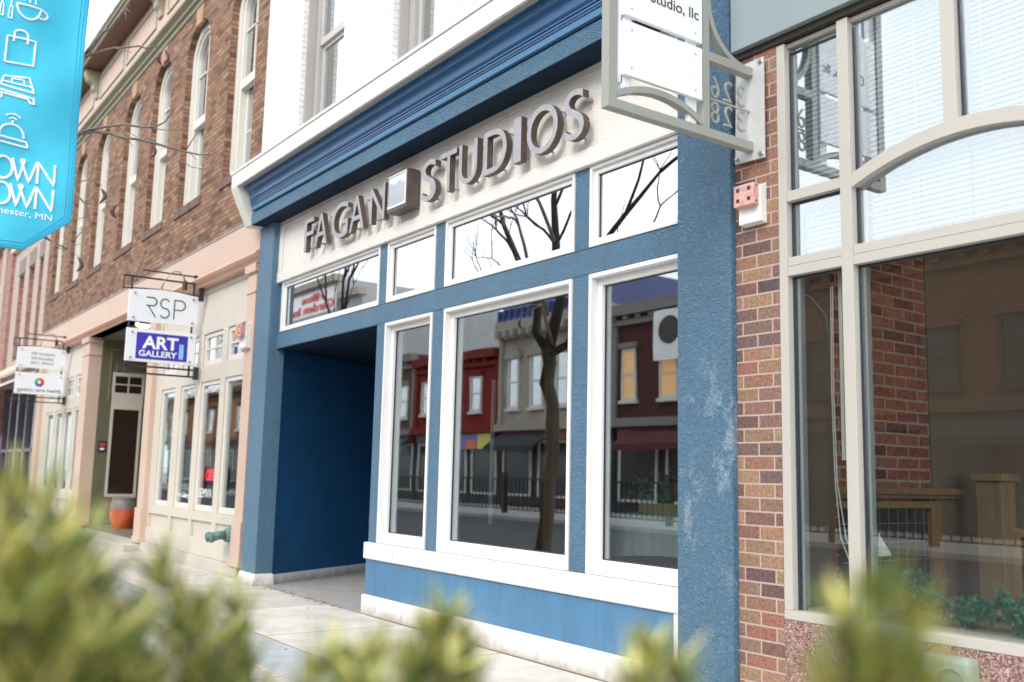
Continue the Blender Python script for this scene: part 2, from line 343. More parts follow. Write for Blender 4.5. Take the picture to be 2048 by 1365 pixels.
# ================================================================== SETTING
part('road', asphalt, None, (-160, 60, -18, -4.9, -.35, -.2), kind='structure')
def side_mat():
    m, n, l, b = nodes('sidewalk concrete'); g = n.new('ShaderNodeNewGeometry').outputs['Position']
    t = n.new('ShaderNodeTexBrick'); l.new(g, t.inputs['Vector']); t.inputs['Scale'].default_value = 1; t.offset = 0
    t.inputs['Brick Width'].default_value = 1.35; t.inputs['Row Height'].default_value = 1.1; t.inputs['Mortar Size'].default_value = .006
    t.inputs['Color1'].default_value = (.56, .525, .47, 1); t.inputs['Color2'].default_value = (.66, .625, .57, 1); t.inputs['Mortar'].default_value = (.17, .15, .13, 1)
    f = noise(n, l, g, 2.2, 7, .65); f2 = noise(n, l, g, 90, 3, .6)
    mr = n.new('ShaderNodeMapRange'); l.new(f, mr.inputs[0]); mr.inputs[1].default_value = .3; mr.inputs[2].default_value = .7; mr.inputs[3].default_value = .74; mr.inputs[4].default_value = 1.12
    vm = n.new('ShaderNodeVectorMath'); vm.operation = 'SCALE'; l.new(t.outputs['Color'], vm.inputs[0]); l.new(math_(n, l, 'MULTIPLY', mr.outputs[0], math_(n, l, 'ADD', .9, math_(n, l, 'MULTIPLY', f2, .2))), vm.inputs['Scale'])
    l.new(vm.outputs[0], b.inputs['Base Color']); b.inputs['Roughness'].default_value = .85
    bn = n.new('ShaderNodeBump'); bn.inputs['Strength'].default_value = .3; bn.inputs['Distance'].default_value = .004; l.new(f2, bn.inputs['Height']); l.new(bn.outputs[0], b.inputs['Normal']); return m
part('sidewalk', side_mat(), None, (-160, 60, -4.75, .6, -.35, 0), kind='structure')
part('kerb', concrete_d, None, (-160, 60, -4.9, -4.75, -.35, .006), kind='structure')
part('paving_band', M('blue grey pavers', (.40, .43, .46), .8, bump=(50, .3), var=(5, .15)), None, (-160, 60, -2.1, -1.55, 0, .006), kind='structure')
part('far_sidewalk', concrete_d, None, (-160, 60, -26, -18, -.35, -.05), kind='structure')
part('ground', concrete_d, None, (-400, 300, -300, 300, -.5, -.36), kind='structure')

m = MB(); rn = random.Random(31)
for i in range(230):
    if i < 70: x_, y_ = rn.uniform(-13.2, -10.6), rn.gauss(-.02, .05)
    else: x_, y_ = rn.uniform(-26, -4), rn.uniform(-4.5, -.2)
    a = rn.uniform(0, 6.28); l_ = rn.uniform(.008, .035); z_ = .0105
    m.add([(x_-l_*math.cos(a), y_-l_*math.sin(a), z_), (x_+.008*math.sin(a), y_-.008*math.cos(a), z_+.006), (x_+l_*math.cos(a), y_+l_*math.sin(a), z_), (x_-.008*math.sin(a), y_+.008*math.cos(a), z_+.002)], [(0, 1, 2, 3)])
m.build('leaf_litter', M('dry litter', (.10, .07, .045), .9), None, kind='stuff', label='scattered dry twigs and leaf bits on the pale sidewalk', cat='litter')
# ================================================================== BLUE STOREFRONT BUILDING
bb = thing('storefront_building', 'white brick building with bright blue stucco shopfront and blue cornice between two brown brick buildings', 'building', (-9.5, 0, 0))
YM = .04
# piers
p = part('pier', stucco, bb, (-13.98, -13.42, -.09, .17, .15, 5.22), bevel=.008)
m = MB()   # flared plinth of the left pier
m.add([(-14.03, -.15, 0), (-13.38, -.15, 0), (-13.36, .19, 0), (-14.03, .19, 0), (-13.99, -.10, .16), (-13.41, -.10, .16), (-13.41, .18, .16), (-13.99, .18, .16)],
      [(0, 1, 2, 3), (4, 5, 6, 7), (0, 1, 5, 4), (1, 2, 6, 5), (2, 3, 7, 6), (3, 0, 4, 7)])
m.build('pier_base', plinthm, p, bevel=.01)
part('pier', stucco_worn, bb, (-5.228, -4.69, -.05, .45, 0, 9), bevel=.006, label='right stucco pier with pale scuffed patches')
# main beam, mullions
part('beam', stucco, bb, (-13.42, -5.228, YM, .35, 3.345, 3.575), bevel=.006)
part('beam_soffit_shade', shade_navy, bb, (-13.41, -10.31, .05, .349, 3.337, 3.3445))  # thin dark sheet, painted shade on the beam underside
for a, b in ((-13.40, -13.305), (-10.285, -10.095), (-8.99, -8.79), (-6.585, -6.385)):
    part('mullion', stucco, bb, (a, b, YM, .32, 3.575, 4.31), bevel=.006)
for a, b in ((-10.30, -10.09), (-9.005, -8.77), (-6.605, -6.38)):
    part('mullion', stucco, bb, (a, b, YM, .32, .81, 3.345), bevel=.006)
# sign board and ledge
part('sign_board', white_old, bb, (-13.43, -5.228, .02, .35, 4.475, 5.24))
part('ledge', white_ledge, bb, (-13.43, -5.228, -.01, .35, 4.31, 4.465), bevel=.006)
part('board_edge', white_old, bb, (-13.43, -13.30, .0, .018, 4.47, 5.22), (-13.30, -5.228, .0, .018, 5.14, 5.22), bevel=.003)
# cornice
prof = [(-.455, 5.775), (-.455, 5.745), (-.437, 5.745), (-.437, 5.725), (-.425, 5.725)]
for i in range(33):              # hollow above, rounded under at the foot
    a = R(90-90*i/32); prof.append((-.425+.075*math.cos(a), 5.605+.12*math.sin(a)))
for i in range(1, 17):
    a = R(80*i/16); prof.append((-.35+.04*(1-math.cos(a)), 5.60-.045*math.sin(a)))
prof += [(-.318, 5.555), (-.345, 5.55), (-.345, 5.537), (-.33, 5.532), (-.33, 5.524), (-.338, 5.52), (-.338, 5.506), (-.325, 5.50), (-.325, 5.485)]
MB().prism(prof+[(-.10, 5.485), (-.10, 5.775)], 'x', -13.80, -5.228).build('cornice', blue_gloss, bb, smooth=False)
part('cornice_fascia', blue_satin, bb, (-13.80, -5.228, -.315, -.10, 5.418, 5.484), bevel=.002)
part('cornice_gap', gasket, bb, (-13.80, -5.228, -.265, -.10, 5.398, 5.417))
part('cornice_frieze', stucco, bb, (-13.86, -5.228, -.285, .019, 5.222, 5.397), bevel=.004)
part('cornice_soffit_shade', shade_navy, bb, (-13.84, -5.228, -.275, .018, 5.214, 5.2215))  # thin dark sheet carrying the shade below the frieze as colour
part('cornice_cap', white, bb, (-14.10, -5.228, -.54, 0, 5.775, 5.985), bevel=.004)
part('cornice_cap_lip', white, bb, (-14.12, -5.228, -.555, 0, 5.99, 6.03), bevel=.003)
part('cornice_underside', grey_under, bb, (-13.80, -5.228, -.53, -.456, 5.762, 5.774))
MB().prism([(-.54, 5.773), (-.525, 5.73), (-.42, 5.50), (-.283, 5.225), (0, 5.225), (0, 5.773)], 'x', -14.10, -13.862).build('cornice_end_cap', white_ledge, bb, bevel=.004)
# upper wall, painted brick with windows
uw = [(-12.97, -11.54, 6.3, 9.4), (-10.13, -8.78, 6.3, 9.4), (-7.3, -5.95, 6.3, 9.4)]
rect_wall(-14.38, -4.69, 5.95, 12.5, .0, .35, uw).build('upper_wall', brick_w, bb)
grayw = M('grey window paint', (.40, .385, .37), .5, var=(3, .03))
for x0, x1, z0, z1 in uw:
    w = part('window', grayw, bb, *frame_boxes(x0, x1, z0, z1, .20, .32, .17))
    part('casing', grayw, w, *frame_boxes(x0+.001, x1-.001, z0+.001, z1-.001, .07, .196, .035))
    part('sash', M('grey sash paint', (.50, .48, .455), .5), w, *frame_boxes(x0+.17, x1-.17, 7.80, z1-.17, .215, .27, .055, .10), *frame_boxes(x0+.17, x1-.17, z0+.17, 7.798, .26, .31, .055, .10))
    part('pane', glass_u, w, (x0+.22, x1-.22, .24, .246, 7.85, z1-.2), (x0+.22, x1-.22, .285, .291, z0+.2, 7.75))
    part('room', dark, w, (x0-.1, x1+.1, .9, .95, z0, z1))
    part('curtain', curtain, w, (x0+.3, x1-.9, .5, .52, z0, z1))
# transom windows
tw = [(-13.30, -10.29), (-10.09, -8.995), (-8.785, -6.59), (-6.38, -5.20)]
for i, (x0, x1) in enumerate(tw):
    z0, z1 = 3.58, 4.305
    w = part('transom_window', white, bb, *frame_boxes(x0, x1, z0, z1, .03, .09, .03), bevel=.003)
    part('sash', white, w, *frame_boxes(x0+.03, x1-.03, z0+.03, z1-.03, .06, .10, .045), bevel=.003)
    part('glazing_bead', gasket, w, *frame_boxes(x0+.075, x1-.075, z0+.075, z1-.075, .085, .10, .008))
    part('pane', glass_t, w, (x0+.075, x1-.075, .092, .097, z0+.075, z1-.075))
dw = [(-10.085, -9.01), (-8.765, -6.61), (-6.375, -5.20)]
for x0, x1 in dw:
    z0, z1 = .812, 3.34
    w = part('display_window', white, bb, *frame_boxes(x0, x1, z0, z1, .028, .13, .038, .045), bevel=.003)
    part('sash', white, w, *frame_boxes(x0+.038, x1-.038, z0+.045, z1-.038, .10, .15, .06, .07), bevel=.004)
    part('glazing_bead', gasket, w, *frame_boxes(x0+.098, x1-.098, z0+.115, z1-.098, .135, .15, .009))
    part('pane', glass_b, w, (x0+.098, x1-.098, .142, .147, z0+.115, z1-.098))
# knee wall
part('sill', white, bb, (-10.33, -5.228, -.005, .3, .62, .808), bevel=.012)
for x_ in (-9.62, -8.05, -6.7): part('caulk_seam', M('grey caulk', (.42, .41, .39), .7), bb, (x_, x_+.004, -.0065, -.004, .625, .803))
part('caulk_seam', MC['grey caulk'], bb, (-8.3, -8.296, -.0065, -.004, .01, .218))
part('knee_panel', blue_panel, bb, (-10.30, -5.33, .025, .28, .2, .619))
part('panel_edge', white, bb, (-5.33, -5.228, .01, .3, .222, .619), bevel=.003)
part('plinth', plinthm, bb, (-10.335, -5.228, -.005, .3, 0, .222), bevel=.012)
# entry recess
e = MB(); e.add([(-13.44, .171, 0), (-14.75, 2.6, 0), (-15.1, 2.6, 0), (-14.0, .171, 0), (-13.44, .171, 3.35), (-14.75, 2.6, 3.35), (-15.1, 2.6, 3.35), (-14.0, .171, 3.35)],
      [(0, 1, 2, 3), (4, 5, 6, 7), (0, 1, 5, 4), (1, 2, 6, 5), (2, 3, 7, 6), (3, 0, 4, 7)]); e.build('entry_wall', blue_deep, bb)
e = MB(); e.add([(-13.40, .172, 0), (-14.71, 2.6, 0), (-14.75, 2.6, 0), (-13.5, .172, 0), (-13.41, .172, .14), (-14.72, 2.6, .14), (-14.75, 2.6, .14), (-13.5, .172, .14)],
      [(0, 1, 2, 3), (4, 5, 6, 7), (0, 1, 5, 4), (1, 2, 6, 5), (2, 3, 7, 6), (3, 0, 4, 7)]); e.build('entry_skirting', plinthm, bb)
part('entry_ceiling', shade_navy, bb, (-15, -10.0, .351, 3.0, 3.36, 3.42))  # recess shade is painted into the ceiling colour
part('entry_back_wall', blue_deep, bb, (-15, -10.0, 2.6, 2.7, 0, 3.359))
part('entry_floor', concrete_d, bb, (-14.9, -10.0, .0, 2.6, -.1, .006))
d = part('door', black, bb, (-12.6, -11.2, 2.52, 2.599, .01, 2.9)); part('pane', glass_b, d, (-12.45, -11.35, 2.50, 2.515, .3, 2.75)); part('handle', brushed, d, (-11.33, -11.29, 2.44, 2.47, 1.1, 1.7))
part('bay_side_wall', stucco, bb, (-10.30, -10.20, .30, 2.6, 0, 3.359))
# shop interior
part('interior', M('dark shop wall', (.045, .038, .034), .85), bb, (-15.1, -4.75, 5.0, 5.1, 0, 4.6), (-15.1, -15.0, .4, 5.0, 3.42, 4.6), (-4.76, -4.70, .46, 5.0, 0, 4.6), (-15.1, -4.75, .36, 5.1, 4.6, 4.66), (-10.19, -10.1, .33, 5.0, 0, 3.34))
part('interior_floor', M('shop floor', (.05, .043, .038), .5), bb, (-10.1, -4.75, .31, 5.0, .3, .4))
part('interior_column', wood, bb, (-8.25, -8.05, 1.0, 1.2, .4, 4.6))
part('interior_partition', tan, bb, (-8.0, -6.0, 3.5, 3.6, .4, 3.0))
part('interior_pole', M('white tube', (.8, .8, .78), .4), bb, (-8.52, -8.49, .5, .53, 1.1, 2.6))

# display table with cloth and flower box behind the right pane
t = thing('display_table', 'table under a pale green cloth behind the right display window', 'table', (-5.9, .75, .4))
m = MB(); rnd = random.Random(4)
for side in (0,):
    n = 40; top = 1.30; pts = []
    for i in range(n+1):
        x = -6.75+1.5*i/n; w_ = .02*math.sin(i*1.9)+.015*math.sin(i*.8); pts.append((x, w_))
    v = []
    for (x, w_) in pts: v += [(x, .48, top), (x, .45, top-.01), (x, .44-w_, .95+.03*math.sin(x*3))]
    f = []
    for i in range(n): a = i*3; f += [(a, a+3, a+4, a+1), (a+1, a+4, a+5, a+2)]
    m.add(v, f)
m.box(-6.75, -5.25, .48, 1.2, 1.28, 1.30); m.build('table_cloth', cloth, t, smooth=False)
part('table_top', wood, t, (-6.7, -5.3, .52, 1.15, 1.24, 1.279))
for x in (-6.6, -5.4):
    for y in (.6, 1.1): part('leg', wood, t, (x-.03, x+.03, y-.03, y+.03, .4, 1.24))
fb = thing('flower_box', 'yellow wooden box of small red and green flowers on the window table', 'flower box', (-6.0, .7, 1.301))
part('box', M('pale yellow wood', (.62, .52, .25), .6), fb, (-6.35, -5.55, .60, .62, 1.302, 1.40), (-6.35, -5.55, .84, .86, 1.302, 1.40), (-6.35, -6.33, .62, .84, 1.302, 1.40), (-5.57, -5.55, .62, .84, 1.302, 1.40))
def leafball(mats, parent, n, fn, size, names=('foliage', 'flowers'), seed=1):
    r = random.Random(seed)
    for mi, mat in enumerate(mats):
        m = MB()
        for i in range(n if mi == 0 else n//3):
            p = Vector(fn(r)); a = Vector((r.gauss(0, 1), r.gauss(0, 1), r.gauss(0, 1))).normalized()*size; b = a.orthogonal().normalized()*size*.4
            m.add([p-a, p+b, p+a, p-b], [(0, 1, 2, 3)])
        m.build(names[mi], mat, parent)
leafball([leafg, M('dusty red flowers', (.35, .06, .06), .6)], fb, 500, lambda r: (r.uniform(-6.5, -5.45), r.uniform(.6, .9), 1.40+abs(r.gauss(0, .09))), .035)

# ================================================================== LETTER SIGN
ls = thing('letter_sign', 'brushed metal letters reading FAGAN STUDIOS with a square emblem on the white board', 'sign', (-9.3, -.1, 4.54))
G_ = dict(y=-.12)
LET = [('F', -12.239, -11.94), ('A', -11.893, -11.50), ('G', -11.375, -10.90), ('A', -10.856, -10.453), ('N', -10.304, -9.93),
       ('S', -9.07, -8.768), ('T', -8.679, -8.36), ('U', -8.312, -7.969), ('D', -7.847, -7.453), ('I', -7.339, -7.216), ('O', -7.123, -6.656), ('S', -6.562, -6.285)]
for ch, a, b in LET:
    hh = .44; z = 4.545
    if ch in 'GOS': z -= .012; hh += .02
    lt = text(ch, 1, brushed, ls, (a, -.085, z), (1, 0, 0), ext=.035, name='letter', fit=(b-a, hh), bold=-.002)
    lt.data.materials.append(letter_side)
    for pl in lt.data.polygons:
        if pl.normal.y > -.7: pl.material_index = 1
    for px_ in ((a+.05, z+.06), (b-.05, z+.36), ((a+b)/2, z+.04)) if ch not in 'I' else (((a+b)/2, z+.06), ((a+b)/2, z+.36)):
        MB().tube([(px_[0], -.06, px_[1]), (px_[0], .02, px_[1])], .011, 8).build('standoff', brushed, lt)
lb = part('emblem_box', letter_side, ls, (-9.79, -9.33, -.16, .0, 4.555, 5.005), bevel=.003)
mp_ = M('emblem mirror face', (.72, .78, .80), .12, metal=.3, var=(4, .1))
part('emblem_face', mp_, lb, (-9.77, -9.35, -.166, -.161, 4.60, 4.985))
m = MB(); rr = random.Random(3)
pts = [(-9.74, 4.66)]
for i in range(13): pts.append((-9.74+i*.030, 4.86+.03*(i % 2)+.02*math.sin(i)))
pts += [(-9.38, 4.66)]
m.prism(pts, 'y', -.172, -.167); m.build('emblem_shape', M('emblem grey print', (.42, .45, .50), .35, metal=.3), lb)
part('emblem_rule', M('emblem dark line', (.12, .14, .15), .5), lb, (-9.75, -9.37, -.170, -.167, 4.635, 4.642), (-9.76, -9.752, -.170, -.167, 4.64, 4.97), (-9.76, -9.37, -.170, -.167, 4.962, 4.97))

# ================================================================== RIGHT BRICK SHOP BUILDING
rb = thing('brick_shop_building', 'brick shop building with a large beige framed arched window at the right', 'building', (-1.5, 0, 0))
part('brick_pier', brick_p, rb, (-4.688, -4.302, 0, .5, 0, 4.70), bevel=.002)
part('header_panel', greygreen, rb, (-4.655, 3, -.07, .4, 4.72, 6.2))
part('header_soffit', M('dark soffit strip', (.035, .027, .023), .7), rb, (-4.68, 3, -.02, .4, 4.668, 4.715))
part('upper_brick', brick_p, rb, (-4.68, 3, .05, .5, 6.21, 12))
part('granite_base', granite, rb, (-4.30, 3, 0, .4, 0, .712))
part('end_wall', brick_p, rb, (2.6, 3, .02, .4, .713, 4.66))
yf = .0
fr = part('window_frame', beige, rb, (-4.300, -4.232, yf, .11, .775, 4.66), (-3.80, -3.716, yf, .11, .775, 4.66), (-2.22, -2.136, yf, .11, .775, 4.66), (-1.64, -1.57, yf, .11, .775, 4.66),
          (-4.300, -1.57, yf-.002, .112, .715, .774), bevel=.002)
part('transom_bar', beige, fr, (-4.231, -3.801, yf+.003, .11, 2.99, 3.055), (-4.231, -3.801, yf+.006, .11, 3.057, 3.118), (-3.715, -2.221, yf+.003, .11, 2.985, 3.05), (-3.715, -2.221, yf+.006, .11, 3.052, 3.115),
     (-4.231, -3.801, yf+.003, .11, 3.51, 3.582), (-2.135, -1.641, yf+.003, .11, 2.99, 3.118), bevel=.002)
part('top_rail', beige, fr, (-4.231, -3.801, yf+.03, .11, 4.632, 4.658), (-3.715, -2.221, yf+.03, .11, 4.632, 4.658), (-2.135, -1.641, yf+.03, .11, 4.632, 4.658))
m = MB(); xa, xb, xm = -3.715, -2.221, -2.968
def arcz(x, zc, rise): return zc+rise*(1-((x-xm)/(xb-xm))**2)
up_ = [(xa+(xb-xa)*i/24, arcz(xa+(xb-xa)*i/24, 3.582, .165)) for i in range(25)]
lo_ = [(xa+(xb-xa)*i/24, arcz(xa+(xb-xa)*i/24, 3.495, .165)) for i in range(25)]
for i in range(24):
    m.prism([lo_[i], lo_[i+1], up_[i+1], up_[i]], 'y', yf+.003, .11)
m.build('arched_bar', beige, fr)
part('centre_mullion', beige, fr, (-3.072, -2.985, yf+.0035, .11, 3.722, 4.632), bevel=.002)
gk = []
for x0, x1, z0, z1 in ((-4.231, -3.801, .775, 2.99), (-3.715, -2.221, .775, 2.985), (-4.231, -3.801, 3.119, 3.51), (-4.231, -3.801, 3.583, 4.60), (-3.715, -2.221, 3.116, 3.50), (-2.135, -1.641, .775, 2.99)):
    gk += frame_boxes(x0, x1, z0, z1, .055, .085, .014)[:2]+(frame_boxes(x0, x1, z0, z1, .055, .085, .012)[3:] if z0 != 3.116 else [])
gk += [(-3.715, -3.701, .055, .085, 3.60, 4.6), (-2.984, -2.970, .055, .085, 3.74, 4.6)]
part('gasket', gasket, fr, *gk)
part('inner_channel', M('pale inner channel', (.34, .40, .44), .4), fr, (-4.217, -4.208, .09, .15, .775, 4.6), (-3.70, -3.691, .09, .14, .775, 4.6), (-2.97, -2.961, .09, .14, 3.74, 4.6))
for x0, x1, z0, z1, gm in ((-4.217, -3.80, .775, 2.99, glass_r), (-3.70, -2.22, .775, 2.985, glass_r), (-4.217, -3.80, 3.118, 3.51, glass_rt), (-4.217, -3.80, 3.583, 4.632, glass_rt), (-2.13, -1.64, .775, 2.99, glass_r)):
    part('pane', gm, fr, (x0, x1, .066, .070, z0, z1))
m = MB().prism([(xa, 3.115)]+[(xb, 3.115)]+lo_[::-1], 'y', .066, .070); m.build('arched_pane', glass_rt, fr)
for a, b in ((xa+.001, -3.073), (-2.984, xb-.001)):
    pts = [(x, z) for x, z in up_ if a < x < b]
    pts = [(a, arcz(a, 3.582, .165))]+pts+[(b, arcz(b, 3.582, .165))]
    MB().prism(pts+[(b, 4.632), (a, 4.632)], 'y', .066, .070).build('pane', glass_rt, fr)
def blind(x0, x1, z0, z1, y=.16):
    m = MB(); z = z0
    while z < z1:
        m.add([(x0, y-.012, z), (x1, y-.012, z), (x1, y+.010, z+.0315), (x0, y+.010, z+.0315)], [(0, 1, 2, 3)]); z += .0345
    for f in (.12, .5, .88): m.tube([(x0+(x1-x0)*f, y-.016, z0), (x0+(x1-x0)*f, y-.016, z1)], .0025, 4)
    return m.build('blind', blindm, rb)
blind(-4.19, -3.81, 3.10, 4.62); blind(-3.67, -3.0, 3.10, 4.62); blind(-2.99, -2.24, 3.10, 4.62)
# interior
part('interior_brick_wall', brick_i, rb, (-4.30, -4.25, .50, 1.66, .72, 4.6), label='exposed old red brick party wall seen through the window')
part('interior_column', tan, rb, (-4.30, -4.24, 1.665, 1.97, .6, 4.6))
part('interior_wall', tan, rb, (-4.31, -4.26, .151, .499, .72, 4.6), (-4.31, -4.26, 1.98, 5.2, .5, 4.6), (-4.3, 2.6, 5.2, 5.3, .5, 4.6))
part('interior_ceiling', M('interior ceiling', (.2, .19, .18), .8), rb, (-4.3, 2.6, .4, 5.3, 4.6, 4.65))
part('interior_floor', wood, rb, (-4.3, 2.6, .4, 5.3, .4, .5))
part('wood_rail', wood, rb, (-4.249, -4.17, .5, 1.99, 1.53, 1.578), (-4.249, -4.20, .5, 1.99, 1.50, 1.529), bevel=.003)
part('window_stool', putty, rb, (-4.2, -1.6, .112, .40, .70, .79))
# wood framed wire glass screen
ws = thing('framed_wire_glass', 'oak framed grid glass screen below the wood rail inside the shop window', 'glass screen', (-4.2, 1.2, .5))
part('frame', wood, ws, (-4.235, -4.18, 1.55, 1.70, .5, 1.48), (-4.235, -4.18, .5, 1.55, 1.43, 1.48), bevel=.003)
part('grid', brushed, ws, *[(-4.215, -4.205, .6+i*.11, .606+i*.11, .72, 1.43) for i in range(9)], *[(-4.215, -4.205, .5, 1.55, .80+i*.13, .806+i*.13) for i in range(5)])
part('pane', M('dark ribbed glass', (.03, .03, .035), .15), ws, (-4.225, -4.22, .5, 1.55, .6, 1.43))
ws2 = thing('oak_screen', 'narrow oak framed panel standing behind the garland at the right edge', 'glass screen', (-2.9, .6, .5))
part('frame', wood, ws2, (-3.04, -2.99, .5, .54, .8, 1.36), (-2.99, -2.2, .5, .54, 1.31, 1.36), bevel=.003); part('pane', MC['dark ribbed glass'], ws2, (-2.99, -2.2, .515, .525, .8, 1.31))
part('foot', wood, ws2, (-3.04, -2.2, .48, .56, .5, .8))
nw = thing('newel_post', 'square pale oak newel post behind the right window', 'post', (-3.97, 2, .5))
part('shaft', wood_lt, nw, (-4.06, -3.86, 1.95, 2.15, .5, 1.64), bevel=.005); part('cap', wood_lt, nw, (-4.09, -3.83, 1.92, 2.18, 1.641, 1.70), bevel=.006); part('base', wood_lt, nw, (-4.1, -3.82, 1.91, 2.19, .5, .72), bevel=.006)
# price tag
tg = MB().prism([(-3.69, 1.30), (-3.70, 1.155), (-3.60, 1.17)], 'y', .150, .153).build('paper_tag', whitepl, None, label='small white triangular paper tag hanging inside the wide window', cat='tag')
cd = MB()
cd.tube([(-3.99, .14, 2.9), (-4.0, .14, 2.2), (-3.995, .15, 1.6), (-3.97, .16, 1.25), (-3.91, .17, 1.10), (-3.84, .18, 1.04), (-3.79, .19, 1.02)], .004, 5)
cd.tube([(-3.975, .14, 2.9), (-3.985, .14, 2.2), (-3.98, .15, 1.6), (-3.93, .16, 1.25), (-3.87, .17, 1.12), (-3.80, .18, 1.02)], .004, 5)
cd.build('blind_cord', whitepl, rb)
MB().box(-3.955, -3.93, .17, .19, 1.75, 3.0).box(-3.925, -3.915, .17, .19, 1.75, 3.0).build('blind_wand', whitepl, rb)
# garland
gl_ = thing('garland', 'dark green artificial pine garland lying on the window stool', 'garland', (-3.0, .25, .8))
m = MB(); r = random.Random(11); path = []
for i in range(70):
    t = i/69; x = -3.74+1.7*t; path.append(Vector((x, .25+.03*math.sin(t*21), .86+.13*max(0, 1-t*4)+.03*math.sin(t*17))))
m.tube(path, .012, 5); m.build('wire_stem', needle2, gl_)
GARL = (gl_, path)
for i in range(9):
    c = path[4+i*7]+Vector((0, -.07, .01)); MB().lathe([(0, -.02), (.02, -.012), (.022, .005), (.008, .02), (0, .024)], c, 8).build('cone', wood, gl_, smooth=True)

# fixture on granite
fx = thing('wall_fixture', 'pale green rounded metal box with hooded opening on the granite base', 'wall fixture', (-3.1, -.08, .4))
part('housing', M('pale green enamel', (.30, .36, .32), .5), fx, (-3.27, -2.975, -.12, 0, .40, .672), bevel=.02)
m = MB()
for i in range(12):
    a0 = math.pi*i/12; a1 = math.pi*(i+1)/12
    m.prism([(-3.07+.075*math.cos(a0), .54+.075*math.sin(a0)), (-3.07+.09*math.cos(a0), .54+.09*math.sin(a0)), (-3.07+.09*math.cos(a1), .54+.09*math.sin(a1)), (-3.07+.075*math.cos(a1), .54+.075*math.sin(a1))], 'y', -.145, -.121)
m.build('hood', MC['pale green enamel'], fx)

# ---------------- alarms
def alarm(x, z, label, yel=False, s=1.):
    a = thing('fire_alarm', label, 'fire alarm', (x, 0, z), 'fire alarm strobes on the facades')
    m = MB().prism([(0, z-.165*s), (-.065*s, z-.155*s), (-.065*s, z+.10*s), (-.0*s, z+.13*s)], 'x', x-.10*s, x+.10*s); m.build('backbox', whitepl, a, bevel=.003)
    f = part('strobe', faded_red, a, (x-.095*s, x+.085*s, -.125*s, -.066*s, z-.04*s, z+.115*s), bevel=.004)
    m = MB()
    for q in (-.055, .045):
        for w in (.0, .075): m.box(x+(q-.013)*s, x+(q+.013)*s, -.127*s, -.1255*s, z+(w-.010)*s, z+(w+.016)*s)
    m.build('grille_slot', black, f)
    part('screw', black, f, (x+.0855*s, x+.09*s, -.10*s, -.09*s, z+.09*s, z+.10*s), (x+.0855*s, x+.09*s, -.10*s, -.09*s, z-.02*s, z-.01*s))
    if yel: part('lens', yellow, f, (x-.06*s, x-.02*s, -.135*s, -.127*s, z-.03*s, z+.10*s))
alarm(-4.50, 3.56, 'white fire alarm box with faded red strobe on the multicolour brick pier')
alarm(-14.48, 3.66, 'red and yellow fire alarm strobe on the pink pilaster by the blue pier', True, 1.35)

# ================================================================== PROJECTING SIGN (right)
ps = thing('projecting_sign', 'grey green steel projecting sign with white panels and cut out numbers on the brick pier', 'sign', (-4.5, 0, 3.93))
X0, X1 = -4.545, -4.475
part('frame', signmetal, ps, (X0, X1, -1.412, -1.335, 3.93, 5.6), (X0, X1, -.55, -.49, 3.995, 5.6), (X0, X1, -1.335, -.03, 3.93, 3.995), (X0, X1, -.489, -.03, 4.485, 4.55), bevel=.002)
m = MB()
def arcseg(fn, n, w): 
    P = [Vector(fn(i/n)) for i in range(n+1)]
    for i in range(n):
        t = (P[i+1]-P[i]).normalized(); nn = Vector((-t.y, t.x)); 
        t0 = (P[i+1]-P[max(i-1, 0)]).normalized(); n0 = Vector((-t0.y, t0.x)); t1 = (P[min(i+2, n)]-P[i]).normalized(); n1 = Vector((-t1.y, t1.x))
        m.prism([tuple(P[i]-n0*w/2), tuple(P[i]+n0*w/2), tuple(P[i+1]+n1*w/2), tuple(P[i+1]-n1*w/2)], 'x', X0+.004, X1-.004)
def a1(t): y = -1.335+.785*t; return (y, 4.012+.118*math.sin(math.pi*min(1, (t*.97+.03)))**.75*(1) )
arcseg(a1, 20, .042)
m.build('arched_brace', signmetal, ps); m = MB()
def a2(t): a = math.pi/2*t; return (-.03-.44*math.sin(a)**1.0 if 0 else -.49+.40*(1-math.cos(a)), 4.93-.40*math.sin(a))
arcseg(a2, 16, .04)
m.build('arched_brace', signmetal, ps)
part('panel_strap', acrylic2, ps, (X0+.02, X0+.05, -1.29, -1.20, 4.06, 5.6), (X0+.02, X0+.05, -.68, -.60, 4.0, 5.6), bevel=.001)
part('panel_backer', acrylic2, ps, (X0+.03, X0+.05, -1.335, -1.28, 4.12, 5.6))
for z0, z1, nm in ((4.17, 4.54, 0), (4.578, 5.15, 1)):
    pn = part('panel', acrylic, ps, (X1-.02, X1+.01, -1.29, -.572, z0, z1), bevel=.002)
    for y in (-1.225, -.64):
        for z in (z0+.055, z1-.055): MB().lathe([(0, .004), (.008, .003), (.009, 0)], (X1+.01, y, z), 10, 'x').build('screw', plate, pn)
    if nm:
        text('Studio, llc', .19, ink, pn, (X1+.012, -1.06, 4.722), (0, 1, 0), (0, 0, 1), ext=.001, fit=(.45, .088), bold=.0)
        text('O', 1, ink, pn, (X1+.012, -1.135, 4.742), (0, 1, 0), (0, 0, 1), ext=.001, fit=(.065, .085))
        text('360', .19, ink, pn, (X1+.012, -1.26, 4.735), (0, 1, 0), (0, 0, 1), ext=.001, fit=(.11, .12)) if 0 else None
m = MB()
nums = part('number_bar', signmetal, ps, (X0+.03, X1-.03, -.49, -.02, 4.222, 4.236))
for ch, yc in (('3', -.138), ('2', -.272), ('6', -.405)):
    text(ch, 1, signmetal, nums, (X0+.035, yc+.045, 4.245), (0, -1, 0), (0, 0, 1), ext=.006, fit=(.085, .155), name='numeral', bold=-.012)
